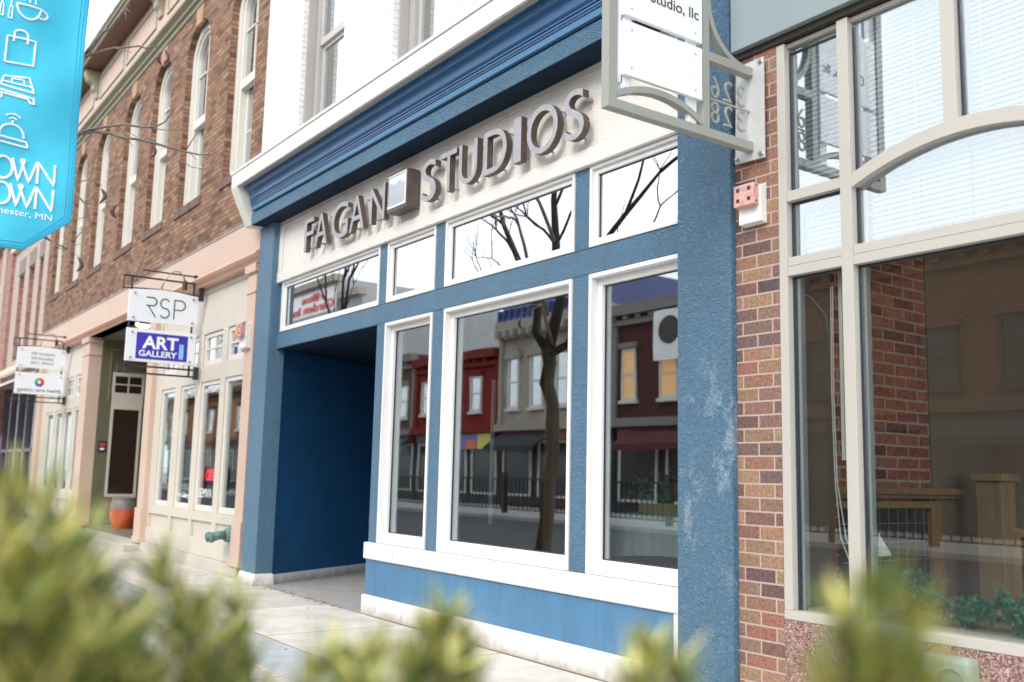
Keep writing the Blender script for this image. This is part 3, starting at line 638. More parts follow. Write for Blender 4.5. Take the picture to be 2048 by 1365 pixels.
for ch, yc in (('3', -.138), ('2', -.272), ('8', -.405)):
    text(ch, 1, signmetal, nums, (X0+.035, yc+.045, 4.062), (0, -1, 0), (0, 0, 1), ext=.006, fit=(.085, .155), name='numeral', bold=-.012)
mpn = MB().prism([(-4.648, 3.872), (-4.378, 3.858), (-4.378, 4.605), (-4.632, 4.602)], 'y', -.045, -.03).build('mount_plate', plate, ps, bevel=.002)
for x, z in ((-4.62, 3.90), (-4.405, 3.89), (-4.405, 4.575), (-4.61, 4.57)): MB().lathe([(0, -.07), (.014, -.068), (.014, -.05), (.02, -.046), (.008, -.044), (.008, 0)], (x, 0, z), 12, 'y').build('bolt', brushed, mpn)

# ================================================================== ARCHED-WINDOW BUILDING (left)
ab = thing('arched_window_building', 'brown brick building with tall arched windows and pink shopfront left of the blue one', 'building', (-22, 0, 0))
XL, XR = -31.95, -14.38
wx = [(-16.21, -14.90), (-18.80, -17.40), (-21.12, -19.80), (-23.50, -22.12), (-26.27, -24.95), (-28.76, -27.42), (-31.22, -29.95)]
m = rect_wall(XL, XR, 5.46, 10.5, 0, .4, [(a, b, 6.52, 11) for a, b in wx])
for a, b in wx:                      # spandrels over the arches
    c = (a+b)/2; hw = (b-a)/2; n = 20; rise = .62; zs_ = 9.55
    arch = [(c-hw*math.cos(math.pi*i/n), zs_+rise*math.sin(math.pi*i/n)) for i in range(n+1)]
    for i in range(n):
        p0, p1 = arch[i], arch[i+1]; m.prism([p0, p1, (p1[0], 10.5), (p0[0], 10.5)], 'y', 0, .4)
m.build('brick_wall', brick_r, ab)
for a, b in wx:
    c = (a+b)/2; hw = (b-a)/2; n = 20; zs_ = 9.55
    def arch_ring(h0, h1, y0, y1, r0=.62):
        q = MB()
        for i in range(n):
            f0, f1 = math.pi*i/n, math.pi*(i+1)/n
            o_ = lambda h, f: (c-h*math.cos(f), zs_+(r0-(hw-h))*math.sin(f))
            q.prism([o_(h0, f0), o_(h0, f1), o_(h1, f1), o_(h1, f0)], 'y', y0, y1)
        q.box(c-h1, c-h0, y0, y1, 6.53, zs_); q.box(c+h0, c+h1, y0, y1, 6.53, zs_); return q
    w = arch_ring(hw-.15, hw-.002, .12, .38).box(a+.002, b-.002, .12, .38, 6.53, 6.60).build('window', putty_lt, ab)
    arch_ring(hw-.22, hw-.15, .16, .36).build('inner_frame', putty_lt, w)
    sh = hw-.22
    q = MB(); q.box(c-sh, c+sh, .16, .27, 8.14, 8.30); q.box(c-sh, c-sh+.07, .27, .33, 6.6, 8.14); q.box(c+sh-.07, c+sh, .27, .33, 6.6, 8.14)
    q.box(c-sh, c+sh, .27, .33, 6.6, 6.72); q.box(c-.015, c+.015, .20, .24, 8.30, 10.1); q.box(c-.015, c+.015, .28, .31, 6.72, 8.14); q.box(c-sh, c+sh, .20, .24, 9.2, 9.23); q.box(c-sh, c+sh, .28, .31, 7.35, 7.38)
    q.build('sash', putty_lt, w)
    q = MB().box(c-sh, c+sh, .225, .23, 8.3, 9.55); q.prism([(c-sh*math.cos(math.pi*i/16), 9.55+(.62-.22)*math.sin(math.pi*i/16)) for i in range(17)], 'y', .225, .23); q.box(c-sh, c+sh, .29, .295, 6.65, 8.2)
    q.build('pane', glass_u, w)
    q = MB().box(c-sh-.2, c+sh+.2, 1.0, 1.05, 6.5, 10.2); q.build('room', dark, w)
    z = 6.7; q = MB()
    while z < 9.9: q.add([(c-sh, .36, z), (c+sh, .36, z), (c+sh, .40, z+.04), (c-sh, .40, z+.04)], [(0, 1, 2, 3)]); z += .05
    q.build('blind', M('pale blue blind', (.62, .68, .70), .6), w)
    MB().box(a-.08, b+.08, -.03, .12, 6.36, 6.52).build('sill', brick_sold, w, bevel=.004)
    MB().prism([(c-.16, 10.10), (c+.16, 10.10), (c+.22, 10.45), (c-.22, 10.45)], 'y', -.02, .05).build('keystone', M('buff brick keystone', (.42, .27, .17), .8, bump=(40, .5)), w)
# cornice / frieze
prof = [(0, 10.46), (-.03, 10.48), (-.03, 10.56), (-.08, 10.60), (-.08, 10.66), (-.16, 10.74), (-.16, 10.80), (-.12, 10.83), (0, 10.83)]
MB().prism(prof, 'x', XL, XR).build('moulding', M('olive trim', (.20, .185, .115), .5), ab)
part('frieze', pink, ab, (XL, XR, -.05, .4, 10.831, 11.95))
for x0, x1 in ((-17.4, -14.9), (-20.3, -17.75), (-23.65, -21.12), (-26.33, -23.89), (-29.5, -27.0), (-31.9, -29.8)):
    m = MB()
    for b_ in frame_boxes(x0, x1, 11.13, 11.78, -.085, -.051, .07): m.box(*b_)
    m.build('frieze_panel', M('putty green moulding', (.46, .44, .36), .5), ab, bevel=.006)
for x in (-14.75, -20.75, -26.6, -31.6):
    pr = [(-.051, 11.22), (-.10, 11.24), (-.13, 11.38), (-.20, 11.46), (-.22, 11.58), (-.34, 11.66), (-.40, 11.78), (-.43, 11.93), (-.051, 11.93)]
    MB().prism(pr, 'x', x-.14, x+.14).build('bracket', M('olive bracket paint', (.33, .31, .21), .5), ab, bevel=.004)
part('eave_soffit', brownw, ab, (XL-.1, XR, -.47, .2, 11.951, 11.98))
prof = [(-.47, 11.93), (-.50, 11.95), (-.50, 12.03), (-.54, 12.05), (-.54, 12.12), (-.57, 12.15), (-.57, 12.18), (-.3, 12.18), (-.3, 11.981), (-.47, 11.981)]
MB().prism(prof, 'x', XL-.1, XR).build('gutter', MC['olive trim'], ab)
m = MB()
for i in range(60):
    x = XL+(XR-XL)*i/60; w_ = (XR-XL)/60
    for j in range(4): m.box(x+.01, x+w_-.01, -.50+j*.12, -.44+j*.12+.05, 12.18+j*.14, 12.36+j*.14+.02*(i % 2))
m.build('mansard_roof', roofg, ab)
part('flat_roof', roofg, ab, (XL, XR, .0, 6, 12.2, 12.3))
# shopfront entablature
part('flashing', M('grey flashing', (.30, .31, .31), .4), ab, (XL, XR, -.075, .02, 5.44, 5.462))
part('fascia_board', pink, ab, (XL, -14.05, -.06, .35, 4.93, 5.439))
prof = [(-.06, 4.93), (-.075, 4.925), (-.08, 4.905), (-.11, 4.90), (-.12, 4.885), (-.13, 4.86), (-.10, 4.82), (-.045, 4.785), (-.03, 4.75), (.35, 4.75), (.35, 4.93)]
MB().prism(prof, 'x', XL, -14.05).build('crown_moulding', salmon, ab)
def pilaster(x0, x1, y1=.12, cap=True):
    q = part('pilaster', pink, ab, (x0, x1, .0, y1, .82, 4.749), bevel=.004)
    part('pilaster_base', pink, q, (x0-.02, x1+.02, -.03, y1, .17, .82), (x0-.04, x1+.04, -.05, y1, .17, .26), bevel=.004)
    if cap: part('pilaster_cap', pink, q, (x0-.05, x1+.05, -.05, y1, 4.62, 4.749), (x0-.02, x1+.02, -.02, y1, 4.30, 4.34), bevel=.006)
pilaster(-14.62, -14.27); pilaster(-20.07, -19.66, .6); pilaster(-26.03, -25.35, .30); pilaster(-31.9, -31.35)
def bay(x0, x1, wins, trans, upper):
    z0 = .18
    holes = [(a, b, .89, 3.09) for a, b in wins]+[(a, b, 3.36, 3.93) for a, b in trans]
    rect_wall(x0, x1, .82, 4.15, .10, .22, holes).build('bay_wall', putty, ab)
    part('bay_panel', putty, ab, (x0, x1, .10, .22, 4.66, 4.749), (x0, x0+.14, .10, .22, 4.15, 4.66), (x1-.14, x1, .10, .22, 4.15, 4.66), (x0+.14, x1-.14, .13, .22, 4.15, 4.66), bevel=.003)
    part('bulkhead', putty, ab, (x0, x1, .10, .22, .74, .819), (x0, x1, .08, .22, .18, .47))
    part('bulkhead_back', putty, ab, (x0, x1, .15, .22, .47, .74))
    xs = [x0]+[(wins[i][0]+wins[i+1][1])/2 for i in range(len(wins)-1)]+[x1]; xs = sorted(xs)
    part('bulkhead_stile', putty, ab, *[(x-.07, x+.07, .10, .15, .47, .74) for x in xs], bevel=.003)
    part('stone_base', concrete, ab, (x0-.2, x1+.2, -.0, .25, -.05, .175), bevel=.006)
    for a, b in wins:
        w = part('shop_window', putty_lt, ab, *frame_boxes(a+.002, b-.002, .892, 3.088, .125, .21, .07, .10), bevel=.004)
        part('pane', glass_g, w, (a+.07, b-.07, .165, .17, .98, 3.03))
    for a, b in trans:
        q = MB()
        for b_ in frame_boxes(a+.002, b-.002, 3.362, 3.928, .13, .20, .075, .09): q.box(*b_)
        c = (a+b)/2; q.box(c-.018, c+.018, .14, .19, 3.45, 3.86); q.box(a+.07, b-.07, .14, .19, 3.64, 3.67)
        w = q.build('transom_window', putty_lt, ab, bevel=.003); part('pane', glass_t, w, (a+.07, b-.07, .165, .17, 3.44, 3.87))
W1 = [(-15.70, -14.73), (-16.92, -15.94), (-18.06, -17.20), (-19.28, -18.42)]
bay(-19.66, -14.62, W1, W1, 0)
W2 = [(-27.12, -26.18), (-28.30, -27.36), (-29.44, -28.55), (-30.72, -29.75)]
bay(-31.35, -26.03, W2, W2, 0)
# recess between the bays
part('recess_wall', olive, ab, (-25.50, -25.33, .30, 2.6, .13, 4.749), (-25.5, -20.0, 2.6, 2.7, .13, 4.749), (-20.0, -19.85, .6, 2.6, .13, 4.749))
part('recess_ceiling', olive_dk, ab, (-25.5, -19.85, .0, 2.7, 4.75, 4.80))
part('recess_floor', concrete, ab, (-25.6, -19.7, -.3, 2.7, -.02, .13), bevel=.01)
sd = part('sidelight', putty, ab, (-25.329, -25.30, .60, .66, .87, 3.08), (-25.329, -25.30, 1.27, 1.33, .87, 3.08), (-25.329, -25.30, .66, 1.27, .87, .94), (-25.329, -25.30, .66, 1.27, 3.01, 3.08))
part('pane', M('dark brick-reflecting glass', (.035, .02, .015), .12), sd, (-25.327, -25.32, .66, 1.27, .94, 3.01))
sd = part('transom_window', putty, ab, *[(-25.329, -25.30, a, b, c, d_) for a, b, c, d_ in ((.59, .65, 3.33, 3.92), (1.29, 1.35, 3.33, 3.92), (.65, 1.29, 3.33, 3.42), (.65, 1.29, 3.83, 3.92), (.65, 1.29, 3.61, 3.64), (.955, .985, 3.42, 3.83), (.6, 1.34, 3.08, 3.33))])
part('pane', MC['dark brick-reflecting glass'], sd, (-25.327, -25.32, .65, 1.29, 3.42, 3.83))
part('wall_panel', MC['olive trim'], ab, *[(-25.329, -25.31, *q) for q in ((.50, .54, 3.2, 4.5), (.54, 1.4, 4.46, 4.5), (.62, 1.3, .65, .70), (.62, 1.3, .25, .30))])
lm = thing('ceiling_lamp', 'glowing flush lamp under the dark ceiling of the recessed doorway', 'lamp', (-22.03, .375, 4.70))
MB().lathe([(0, -.10), (.10, -.09), (.16, -.05), (.17, -.0)], (-22.03, .375, 4.74), 20).build('lamp_shade', lampm, lm, smooth=True); MB().lathe([(.18, -.01), (.19, -.0), (.19, .009)], (-22.03, .375, 4.74), 20).build('lamp_rim', brushed, lm)
pq = thing('wall_plaque', 'small black plaque with red mark on the olive doorway wall', 'plaque', (-25.33, .46, 2.0))
part('plate', black, pq, (-25.329, -25.31, .37, .56, 1.95, 2.22)); part('red_mark', red, pq, (-25.309, -25.306, .40, .52, 2.09, 2.17)); part('white_mark', printw, pq, (-25.309, -25.306, .41, .51, 2.0, 2.05))
# pot
MB_ = MB().lathe([(0, .0), (.21, .0), (.225, .03), (.30, .22), (.335, .40), (.335, .50)], (-23.75, .72, .131), 40)
pt = thing('plant_pot', 'orange glazed empty pot with grey rim in the recessed doorway', 'plant pot', (-23.6, .72, .131))
MB_.build('body', terra, pt, smooth=True)
MB().lathe([(.337, .50), (.33, .60), (.30, .70), (.29, .73), (.31, .76), (.28, .77), (.265, .73), (.25, .55), (0, .53)], (-23.75, .72, .131), 40).build('rim', greyglaze, pt, smooth=True)
# fire department connection
hy = thing('hose_connection', 'green patina fire hose connection on the pink shopfront bulkhead', 'hose connection', (-14.85, .05, .6))
MB().lathe([(.0, -.10), (.10, -.095), (.115, -.05), (.115, .0), (.0, .0)], (-14.93, .08, .60), 20, 'y').build('flange', verdigris, hy, smooth=True)
m = MB(); m.tube([(-14.93, .0, .60), (-14.96, -.10, .60), (-15.06, -.20, .57)], [.07, .065, .06], 12); m.tube([(-14.93, .0, .60), (-14.89, -.12, .60), (-14.89, -.22, .57)], [.07, .065, .06], 12); m.build('nozzle', verdigris, hy, smooth=True)
m = MB(); m.tube([(-15.05, -.19, .573), (-15.09, -.24, .56)], .075, 12); m.tube([(-14.89, -.21, .573), (-14.89, -.26, .56)], .075, 12); m.build('cap', verdigris, hy, smooth=True)
# window contents / decals
lp = thing('lease_poster', 'pale green FOR LEASE poster inside the leftmost window of the near pink bay', 'poster', (-18.85, .19, 1.4))
part('sheet', M('pale green paper', (.62, .74, .68), .6), lp, (-19.2, -18.5, .185, .19, 1.62, 3.0))
text('FOR', 1, M('red brown ink', (.35, .05, .04), .6), lp, (-19.12, .1835, 2.66), (1, 0, 0), ext=.001, fit=(.54, .22)); text('LEASE', 1, red, lp, (-19.12, .1835, 2.32), (1, 0, 0), ext=.001, fit=(.56, .22))
text('RETAIL', 1, inkgrey, lp, (-19.1, .1835, 2.1), (1, 0, 0), ext=.001, fit=(.45, .1)) if 0 else None
op = thing('open_sign', 'red glowing OPEN sign behind the third window of the pink bay', 'open sign', (-16.4, .3, 1.4))
text('OPEN', 1, neon, op, (-16.83, .26, 1.40), (1, 0, 0), ext=.008, fit=(.56, .19), bold=.015); part('backing', black, op, (-16.87, -16.2, .28, .30, 1.35, 1.62))
def decal(s, x, z, w, h, lab):
    o = text(s, 1, printw, None, (x, .158, z), (1, 0, 0), ext=.001, fit=(w, h), name='window_decal'); o['label'] = lab; o['category'] = 'window lettering'; return o
decal('SEMVA', -18.0, 2.86, .62, .13, 'white SEMVA lettering at the top of the second window from the left')
decal('Art Gallery', -16.84, 2.86, .70, .13, 'white Art Gallery lettering at the top of the third window')
decal('Art Gallery', -18.0, 1.06, .62, .12, 'white Art Gallery lettering at the foot of the second window')
decal('SEMVA', -16.84, 1.12, .66, .15, 'white SEMVA lettering at the foot of the third window')
# gallery interior
part('gallery_interior', darkwall, ab, (-31, -14.6, 4.2, 4.3, 0, 4.7), (-14.7, -14.6, .25, 4.2, 0, 4.7), (-31, -14.6, .25, 4.3, 4.7, 4.74), (-31, -14.6, .25, 4.3, .1, .2))
gi = random.Random(8)
for i, (x, z, w_, h_, c) in enumerate((( -15.4, 1.3, .55, .8, (.35, .22, .08)), (-16.3, 2.1, .5, .7, (.30, .12, .05)), (-17.5, 1.6, .5, .9, (.45, .20, .08)), (-18.7, 1.2, .4, .5, (.10, .2, .4)), (-27, 1.6, .7, 1.1, (.40, .14, .06)), (-28.4, 1.5, .6, 1.2, (.42, .16, .07)), (-26.5, 2.0, .5, .8, (.08, .2, .4)))):
    lab = ['ochre', 'rust brown', 'orange', 'small blue', 'brick red', 'tall terracotta', 'deep blue'][i]
    pc = thing('framed_picture', '%s framed picture seen through the %s pink shopfront bay windows' % (lab, 'near' if x > -20 else 'far'), 'picture', (x, .5, z), 'pictures inside the gallery windows')
    part('frame', wood, pc, *frame_boxes(x-w_/2, x+w_/2, z, z+h_, .48, .52, .05)); part('canvas', M('canvas %d' % i, tuple(min(1, 1.6*q) for q in c), .6, var=(8, .6)), pc, (x-w_/2+.05, x+w_/2-.05, .50, .51, z+.05, z+h_-.05))

# ================================================================== BLADE SIGNS
def blade(x, y0, y1, z0, label):
    b = thing('blade_sign', label, 'sign', (x, y1, z0), 'hanging blade signs on the pink shopfront')
    w = y1-y0; m = MB(); h = .012
    def rail(p, q, r=h): m.tube([p, q], r, 4)
    zt = z0+1.62
    m.box(x-h, x+h, y0-.11, y1+.02, zt+.0, zt+.03); m.box(x-h, x+h, y0-.11, y0-.09, zt-.20, zt+.0); m.box(x-h, x+h, y0+.02, y0+.05, zt-.22, zt)
    P = [(x, y0-.11+(w+.13)*i/12, zt-.20+.035*math.sin(math.pi*i/12)) for i in range(13)]; m.tube(P, .013, 6)
    m.box(x-h, x+h, y1-.12, y1-.09, zt-.32, zt); m.box(x-h, x+h, y0+.02, y0+.05, z0+.0, zt-.2); m.box(x-h, x+h, y1-.12, y1-.09, z0-.0, zt-.3)
    m.box(x-h, x+h, y0-.09, y1+.05, z0-.02, z0+.01); m.box(x-h, x+h, y0-.09, y1+.05, z0+.10, z0+.13); m.box(x-h, x+h, y0-.10, y0-.08, z0-.02, z0+.13)
    m.build('bracket', black, b)
    part('wall_bracket', black, b, (x-.04, x+.04, y1-.02, y1+.06, z0-.05, z0+.17)); part('wall_bracket', black, b, (x-.05, x+.05, y1-.03, y1+.06, zt-.28, zt+.04))
    pan = []
    for k, (a, c) in enumerate(((z0+.87, z0+1.42), (z0+.19, z0+.75))):
        n = 16; pts = [(y0, a), (y1-.02, a)]
        bul = .05 if k == 0 else .0
        pts += [(y1-.02-(w-.02)*i/n, c+bul*math.sin(math.pi*i/n)-(.02 if k == 0 else 0)) for i in range(n+1)]
        o = MB().prism(pts, 'x', x-.012, x+.022).build('panel', acrylic2, b, bevel=.004)
        for yy in (y0+.09, y1-.11):
            for zz in (a+.06, c-.07): MB().lathe([(0, .03), (.018, .028), (.02, 0)], (x+.022, yy, zz), 10, 'x').build('standoff', brushed, o)
        pan.append(o)
    # lamp
    l = part('lamp_arm', black, b, (x-.012, x+.012, y1-1.0, y1-.09, zt+.13, zt+.154))
    MB().lathe([(.0, -.12), (.03, -.12), (.03, -.06), (.085, -.05), (.09, .0), (.0, .0)], (x, y1-.0, zt+.14), 16, 'y').build('wall_disc', black, l, smooth=False)
    MB().tube([(x, y0+.52, zt-.18), (x, y0+.56, zt+.0), (x, y0+.64, zt+.13), (x, y0+.72, zt+.19), (x, y0+.82, zt+.19), (x, y0+.89, zt+.12), (x, y0+.92, zt+.02)], .014, 8).build('gooseneck', brushed, l, smooth=True)
    MB().lathe([(0, .10), (.03, .10), (.04, .06), (.045, -.06), (.0, -.06)], (x, y0+.92, zt-.05), 14).build('lamp_head', black, l)
    return b, pan
b1, pn = blade(-17.0, -1.19, .0, 3.18, 'white double panel hanging sign reading RSP above ART GALLERY with gooseneck lamp')
x = -17+.0235
m = MB()      # stroke lettering R S P
def stroke(mb, pts, w, x0, t=.003):
    for i in range(len(pts)-1):
        a = Vector(pts[i]); c = Vector(pts[i+1]); d_ = (c-a).normalized(); n_ = Vector((-d_.y, d_.x))*w/2
        e0 = d_*w*.25
        mb.prism([tuple(a-n_-e0), tuple(c-n_+e0), tuple(c+n_+e0), tuple(a+n_-e0)], 'x', x0, x0+t)
def arc(cx, cy, rx, ry, a0, a1, n=12): return [(cx+rx*math.cos(R(a0+(a1-a0)*i/n)), cy+ry*math.sin(R(a0+(a1-a0)*i/n))) for i in range(n+1)]
zb = 4.15
stroke(m, [(-.90, zb+.33), (-.80, zb+.33)]+arc(-.80, zb+.26, .07, .07, 90, -90)+[(-.90, zb+.19)], .02, x)
stroke(m, [(-.86, zb+.175), (-.74, zb)], .02, x)
stroke(m, arc(-.59, zb+.25, .075, .082, 30, 270)+arc(-.59, zb+.085, .08, .083, 90, -150), .02, x)
stroke(m, [(-.43, zb), (-.43, zb+.33), (-.33, zb+.33)]+arc(-.33, zb+.245, .085, .085, 90, -90)+[(-.43, zb+.16)], .02, x)
m.build('lettering', inkg, pn[0])
part('print_field', violet, pn[1], (x, x+.002, -1.02, -.16, 3.42, 3.87))
text('ART', 1, printw, pn[1], (x+.003, -.92, 3.60), (0, 1, 0), ext=.001, fit=(.60, .22), bold=.03); text('GALLERY', 1, printw, pn[1], (x+.003, -.97, 3.465), (0, 1, 0), ext=.001, fit=(.64, .105), bold=.025)
part('print_bar', ltblue, pn[1], (x+.0025, x+.004, -.30, -.225, 3.46, 3.72))
b2, pn = blade(-28.0, -1.20, -.0, 3.24, 'farther white double panel hanging sign with three grey text lines and a round multicolour swirl')
x = -28+.0235
for i, s in enumerate(('RSP Architects', 'RSP Dreambox', 'RSP i_SPACE')): text(s, 1, inkgrey, pn[0], (x, -.86, 4.46-.125*i), (0, 1, 0), ext=.001, fit=(.55, .075), bold=.02)
text('option care health', 1, inkgrey, pn[1], (x, -1.13, 3.47), (0, 1, 0), ext=.001, fit=(1.05, .12), bold=.03)
cols = [(.55, .02, .10), (.7, .08, .05), (.7, .3, .03), (.1, .4, .2), (.02, .3, .45), (.03, .1, .4), (.2, .03, .3), (.5, .02, .2)]
for i in range(8):
    m = MB(); a = i*45
    m.prism([(-.62+.045*math.cos(R(a-15)), 3.75+.045*math.sin(R(a-15))), (-.62+.11*math.cos(R(a)), 3.75+.11*math.sin(R(a))), (-.62+.125*math.cos(R(a+28)), 3.75+.125*math.sin(R(a+28))), (-.62+.11*math.cos(R(a+50)), 3.75+.11*math.sin(R(a+50))), (-.62+.045*math.cos(R(a+35)), 3.75+.045*math.sin(R(a+35)))], 'x', x, x+.002+i*.0004)
    m.build('swirl_petal', M('swirl %d' % i, cols[i], .5), pn[1])

# ================================================================== FAR BUILDINGS ON THE LEFT
fb1 = thing('narrow_window_building', 'pinkish stone and brick building with three tall slit windows beyond the arched one', 'building', (-35, 0, 0))
XA, XB = -38.4, -32.0
wn_ = [(-33.45, -32.75), (-35.30, -34.25), (-37.25, -36.15)]
rect_wall(XA, XB, 4.9, 9.1, 0, .45, [(a, b, 5.1, 8.1) for a, b in wn_]).build('wall', stone_pk, fb1)
part('lintel', stone_gr, fb1, *[(a-.05, b+.05, -.02, .2, 8.101, 8.62) for a, b in wn_])
for a, b in wn_:
    w = part('window', M('dark blue window frame', (.07, .075, .10), .5), fb1, *frame_boxes(a+.002, b-.002, 5.101, 8.098, .28, .40, .12)); part('pane', glass_u, w, (a+.1, b-.1, .33, .335, 5.2, 8.0)); part('room', dark, w, (a, b, .6, .62, 5.1, 8.1))
part('brick_strip', brick_far, fb1, *[(a+.001, a+.012, .02, .44, 5.11, 8.09) for a, b in wn_], (XA-.9, XA-.001, -.12, .45, 2.6, 9.3))
part('cornice', cream, fb1, (XA-.2, XB, -.15, .3, 9.1, 9.35), (XA, XB-.1, -.30, .1, 4.6, 4.75)); part('upper_trim', cream, fb1, (XA-.3, XB-.4, -.24, .3, 9.351, 9.6))
part('shop_lintel', stone_gr, fb1, (XA, XB, -.05, .4, 4.2, 4.6))
f = part('shopfront', M('dark plum metal', (.09, .07, .10), .4), fb1, *[(xx, xx+.22, .05, .25, 0, 4.2) for xx in (-38.4, -37.0, -35.4, -33.9, -32.4)], (XA, XB, .05, .25, 2.0, 2.1), (XA, XB, .05, .25, 0, .5))
part('pane', glass_b, f, (XA, XB, .15, .155, .5, 4.2)); part('room', dark, f, (XA, XB, 2.2, 2.3, 0, 4.6))
aw = thing('white_awning', 'white fabric awning with faint grey scribble under the slit windows', 'awning', (-35.5, 0, 3.4))
MB().prism([(.0, 4.45), (-1.25, 3.75), (-1.25, 3.25), (-1.22, 3.25), (-1.22, 3.72), (0, 4.38)], 'x', -39.5, -32.3).build('canopy', M('white awning cloth', (.78, .78, .78), .7), aw)
m = MB(); r = random.Random(5)
for i in range(60):
    x_ = -39+6*r.random(); z_ = 3.32+.35*r.random(); m.tube([(x_, -1.256, z_), (x_+r.uniform(-.15, .15), -1.256, z_+r.uniform(-.06, .06)), (x_+r.uniform(-.25, .25), -1.256, z_+r.uniform(-.08, .08))], .006, 4)
m.build('scribble', inkgrey, aw)
fb2 = thing('far_brick_building', 'pale pinkish brick building at the far left edge under the banner', 'building', (-46, 0, 0))
rect_wall(-60, -39.35, 0, 9.8, .02, .5, [(-42.5, -41.4, 5.0, 8.0), (-45.5, -44.4, 5, 8), (-49, -47.8, 5, 8)]).build('wall', brick_far, fb2)
for a, b in ((-42.5, -41.4), (-45.5, -44.4), (-49, -47.8)):
    w = part('window', cream, fb2, *frame_boxes(a, b, 5, 8, .12, .3, .12)); part('pane', glass_u, w, (a+.1, b-.1, .2, .205, 5.1, 7.9)); part('lintel', cream, w, (a-.15, b+.15, -.05, .1, 8.01, 8.35))
part('cornice', cream, fb2, (-60, -39.3, -.25, .3, 9.8, 10.1)); part('stone_quoin', stone_pk, fb2, (-41.1, -40.2, -.08, .02, 0, 9.8))
fb3 = thing('red_roof_building', 'dark red roofed building peeking above the arched building eave', 'building', (-60, 8, 0))
part('wall', brick_far, fb3, (-75, -48, 5.0, 20, 0, 22)); MB().prism([(4.6, 22), (20, 22), (14, 26.5), (9, 26.5)], 'x', -76, -47).build('roof', redroof, fb3)

# ================================================================== BANNER
bn_ = thing('street_banner', 'bright cyan street banner with white icons and DOWNTOWN lettering at the upper left', 'banner', (-8, -4.72, 0))
yr, yl = -3.83, -4.72
def bsurf(y, z):
    u = (y-yl)/(yr-yl); return -8+.035*math.sin(u*5+z*1.3)+.02*math.sin(z*3.1+u*9)+.012*math.sin(z*7-u*6)
def bbot(y): 
    yc = (yl+yr)/2; d_ = abs(y-yc); return 3.19+max(0, d_-.12)*.86
NY, NZ = 40, 150; m = MB(); v = []
for j in range(NZ+1):
    for i in range(NY+1):
        y = yl+(yr-yl)*i/NY; zb_ = bbot(y); z = zb_+(6.9-zb_)*j/NZ; v.append((bsurf(y, z), y, z))
m.add(v, [(j*(NY+1)+i, j*(NY+1)+i+1, (j+1)*(NY+1)+i+1, (j+1)*(NY+1)+i) for j in range(NZ) for i in range(NY)])
cl = m.build('banner_cloth', cyan, bn_, smooth=True)
sm = cl.modifiers.new('thick', 'SOLIDIFY'); sm.thickness = .003; sm.offset = 0
m = MB()
for dd in (.03, .055):
    P = [(yl+dd, 6.8), (yl+dd, bbot(yl)+dd*.5), ((yl+yr)/2-.12, 3.19+dd), ((yl+yr)/2+.12, 3.19+dd), (yr-dd, bbot(yr)+dd*.5), (yr-dd, 6.8)]
    for a, c in zip(P, P[1:]):
        n_ = 40; m.tube([(bsurf(a[0]+(c[0]-a[0])*i/n_, a[1]+(c[1]-a[1])*i/n_)+.004, a[0]+(c[0]-a[0])*i/n_, a[1]+(c[1]-a[1])*i/n_) for i in range(n_+1)], .0022, 4)
m.build('hem_stitching', M('deep cyan thread', (.02, .33, .60), .6), cl)
m = MB()
def ic(pts, w=.008):
    P = []
    for a, c in zip(pts, pts[1:]):
        for i in range(5): P.append((a[0]+(c[0]-a[0])*i/5, a[1]+(c[1]-a[1])*i/5))
    P.append(pts[-1]); m.tube([(bsurf(y, z)+.006, y, z) for y, z in P], w, 6)
# utensils
ic([(-4.40, 4.96), (-4.375, 4.955), (-4.378, 5.05), (-4.395, 5.05), (-4.40, 4.96)], .005); ic([(-4.387, 5.05), (-4.387, 5.22)], .006); ic([(-4.41, 5.22), (-4.41, 5.16), (-4.387, 5.13), (-4.365, 5.16), (-4.365, 5.22)], .004)
ic([(-4.46, 4.97), (-4.435, 4.965), (-4.438, 5.06), (-4.455, 5.06), (-4.46, 4.97)], .005); ic([(-4.447, 5.06), (-4.447, 5.24)], .006)
# cup
ic([(-4.35, 5.085), (-4.18, 5.10)]+arc(-4.265, 5.09, .085, .105, 0, -180)); ic(arc(-4.175, 5.06, .05, .035, 95, -130))
for q in (-4.30, -4.26, -4.22): ic([(q, 5.12), (q-.002, 5.18)], .006)
# bag
ic([(-4.39, 4.622), (-4.197, 4.627), (-4.193, 4.828), (-4.39, 4.822), (-4.39, 4.622)]); ic([(-4.345, 4.79), (-4.343, 4.84)]+arc(-4.298, 4.85, .047, .035, 170, 10)+[(-4.25, 4.84), (-4.249, 4.79)])
# bed
ic([(-4.41, 4.37), (-4.39, 4.37), (-4.39, 4.335)], .007); ic([(-4.41, 4.40), (-4.175, 4.365), (-4.168, 4.325), (-4.195, 4.325), (-4.215, 4.355), (-4.40, 4.375)]); ic([(-4.40, 4.445), (-4.385, 4.51), (-4.215, 4.525), (-4.175, 4.41), (-4.41, 4.44)]); ic([(-4.385, 4.47), (-4.20, 4.455)], .006); ic([(-4.33, 4.475), (-4.33, 4.50), (-4.25, 4.50), (-4.245, 4.47)], .006)
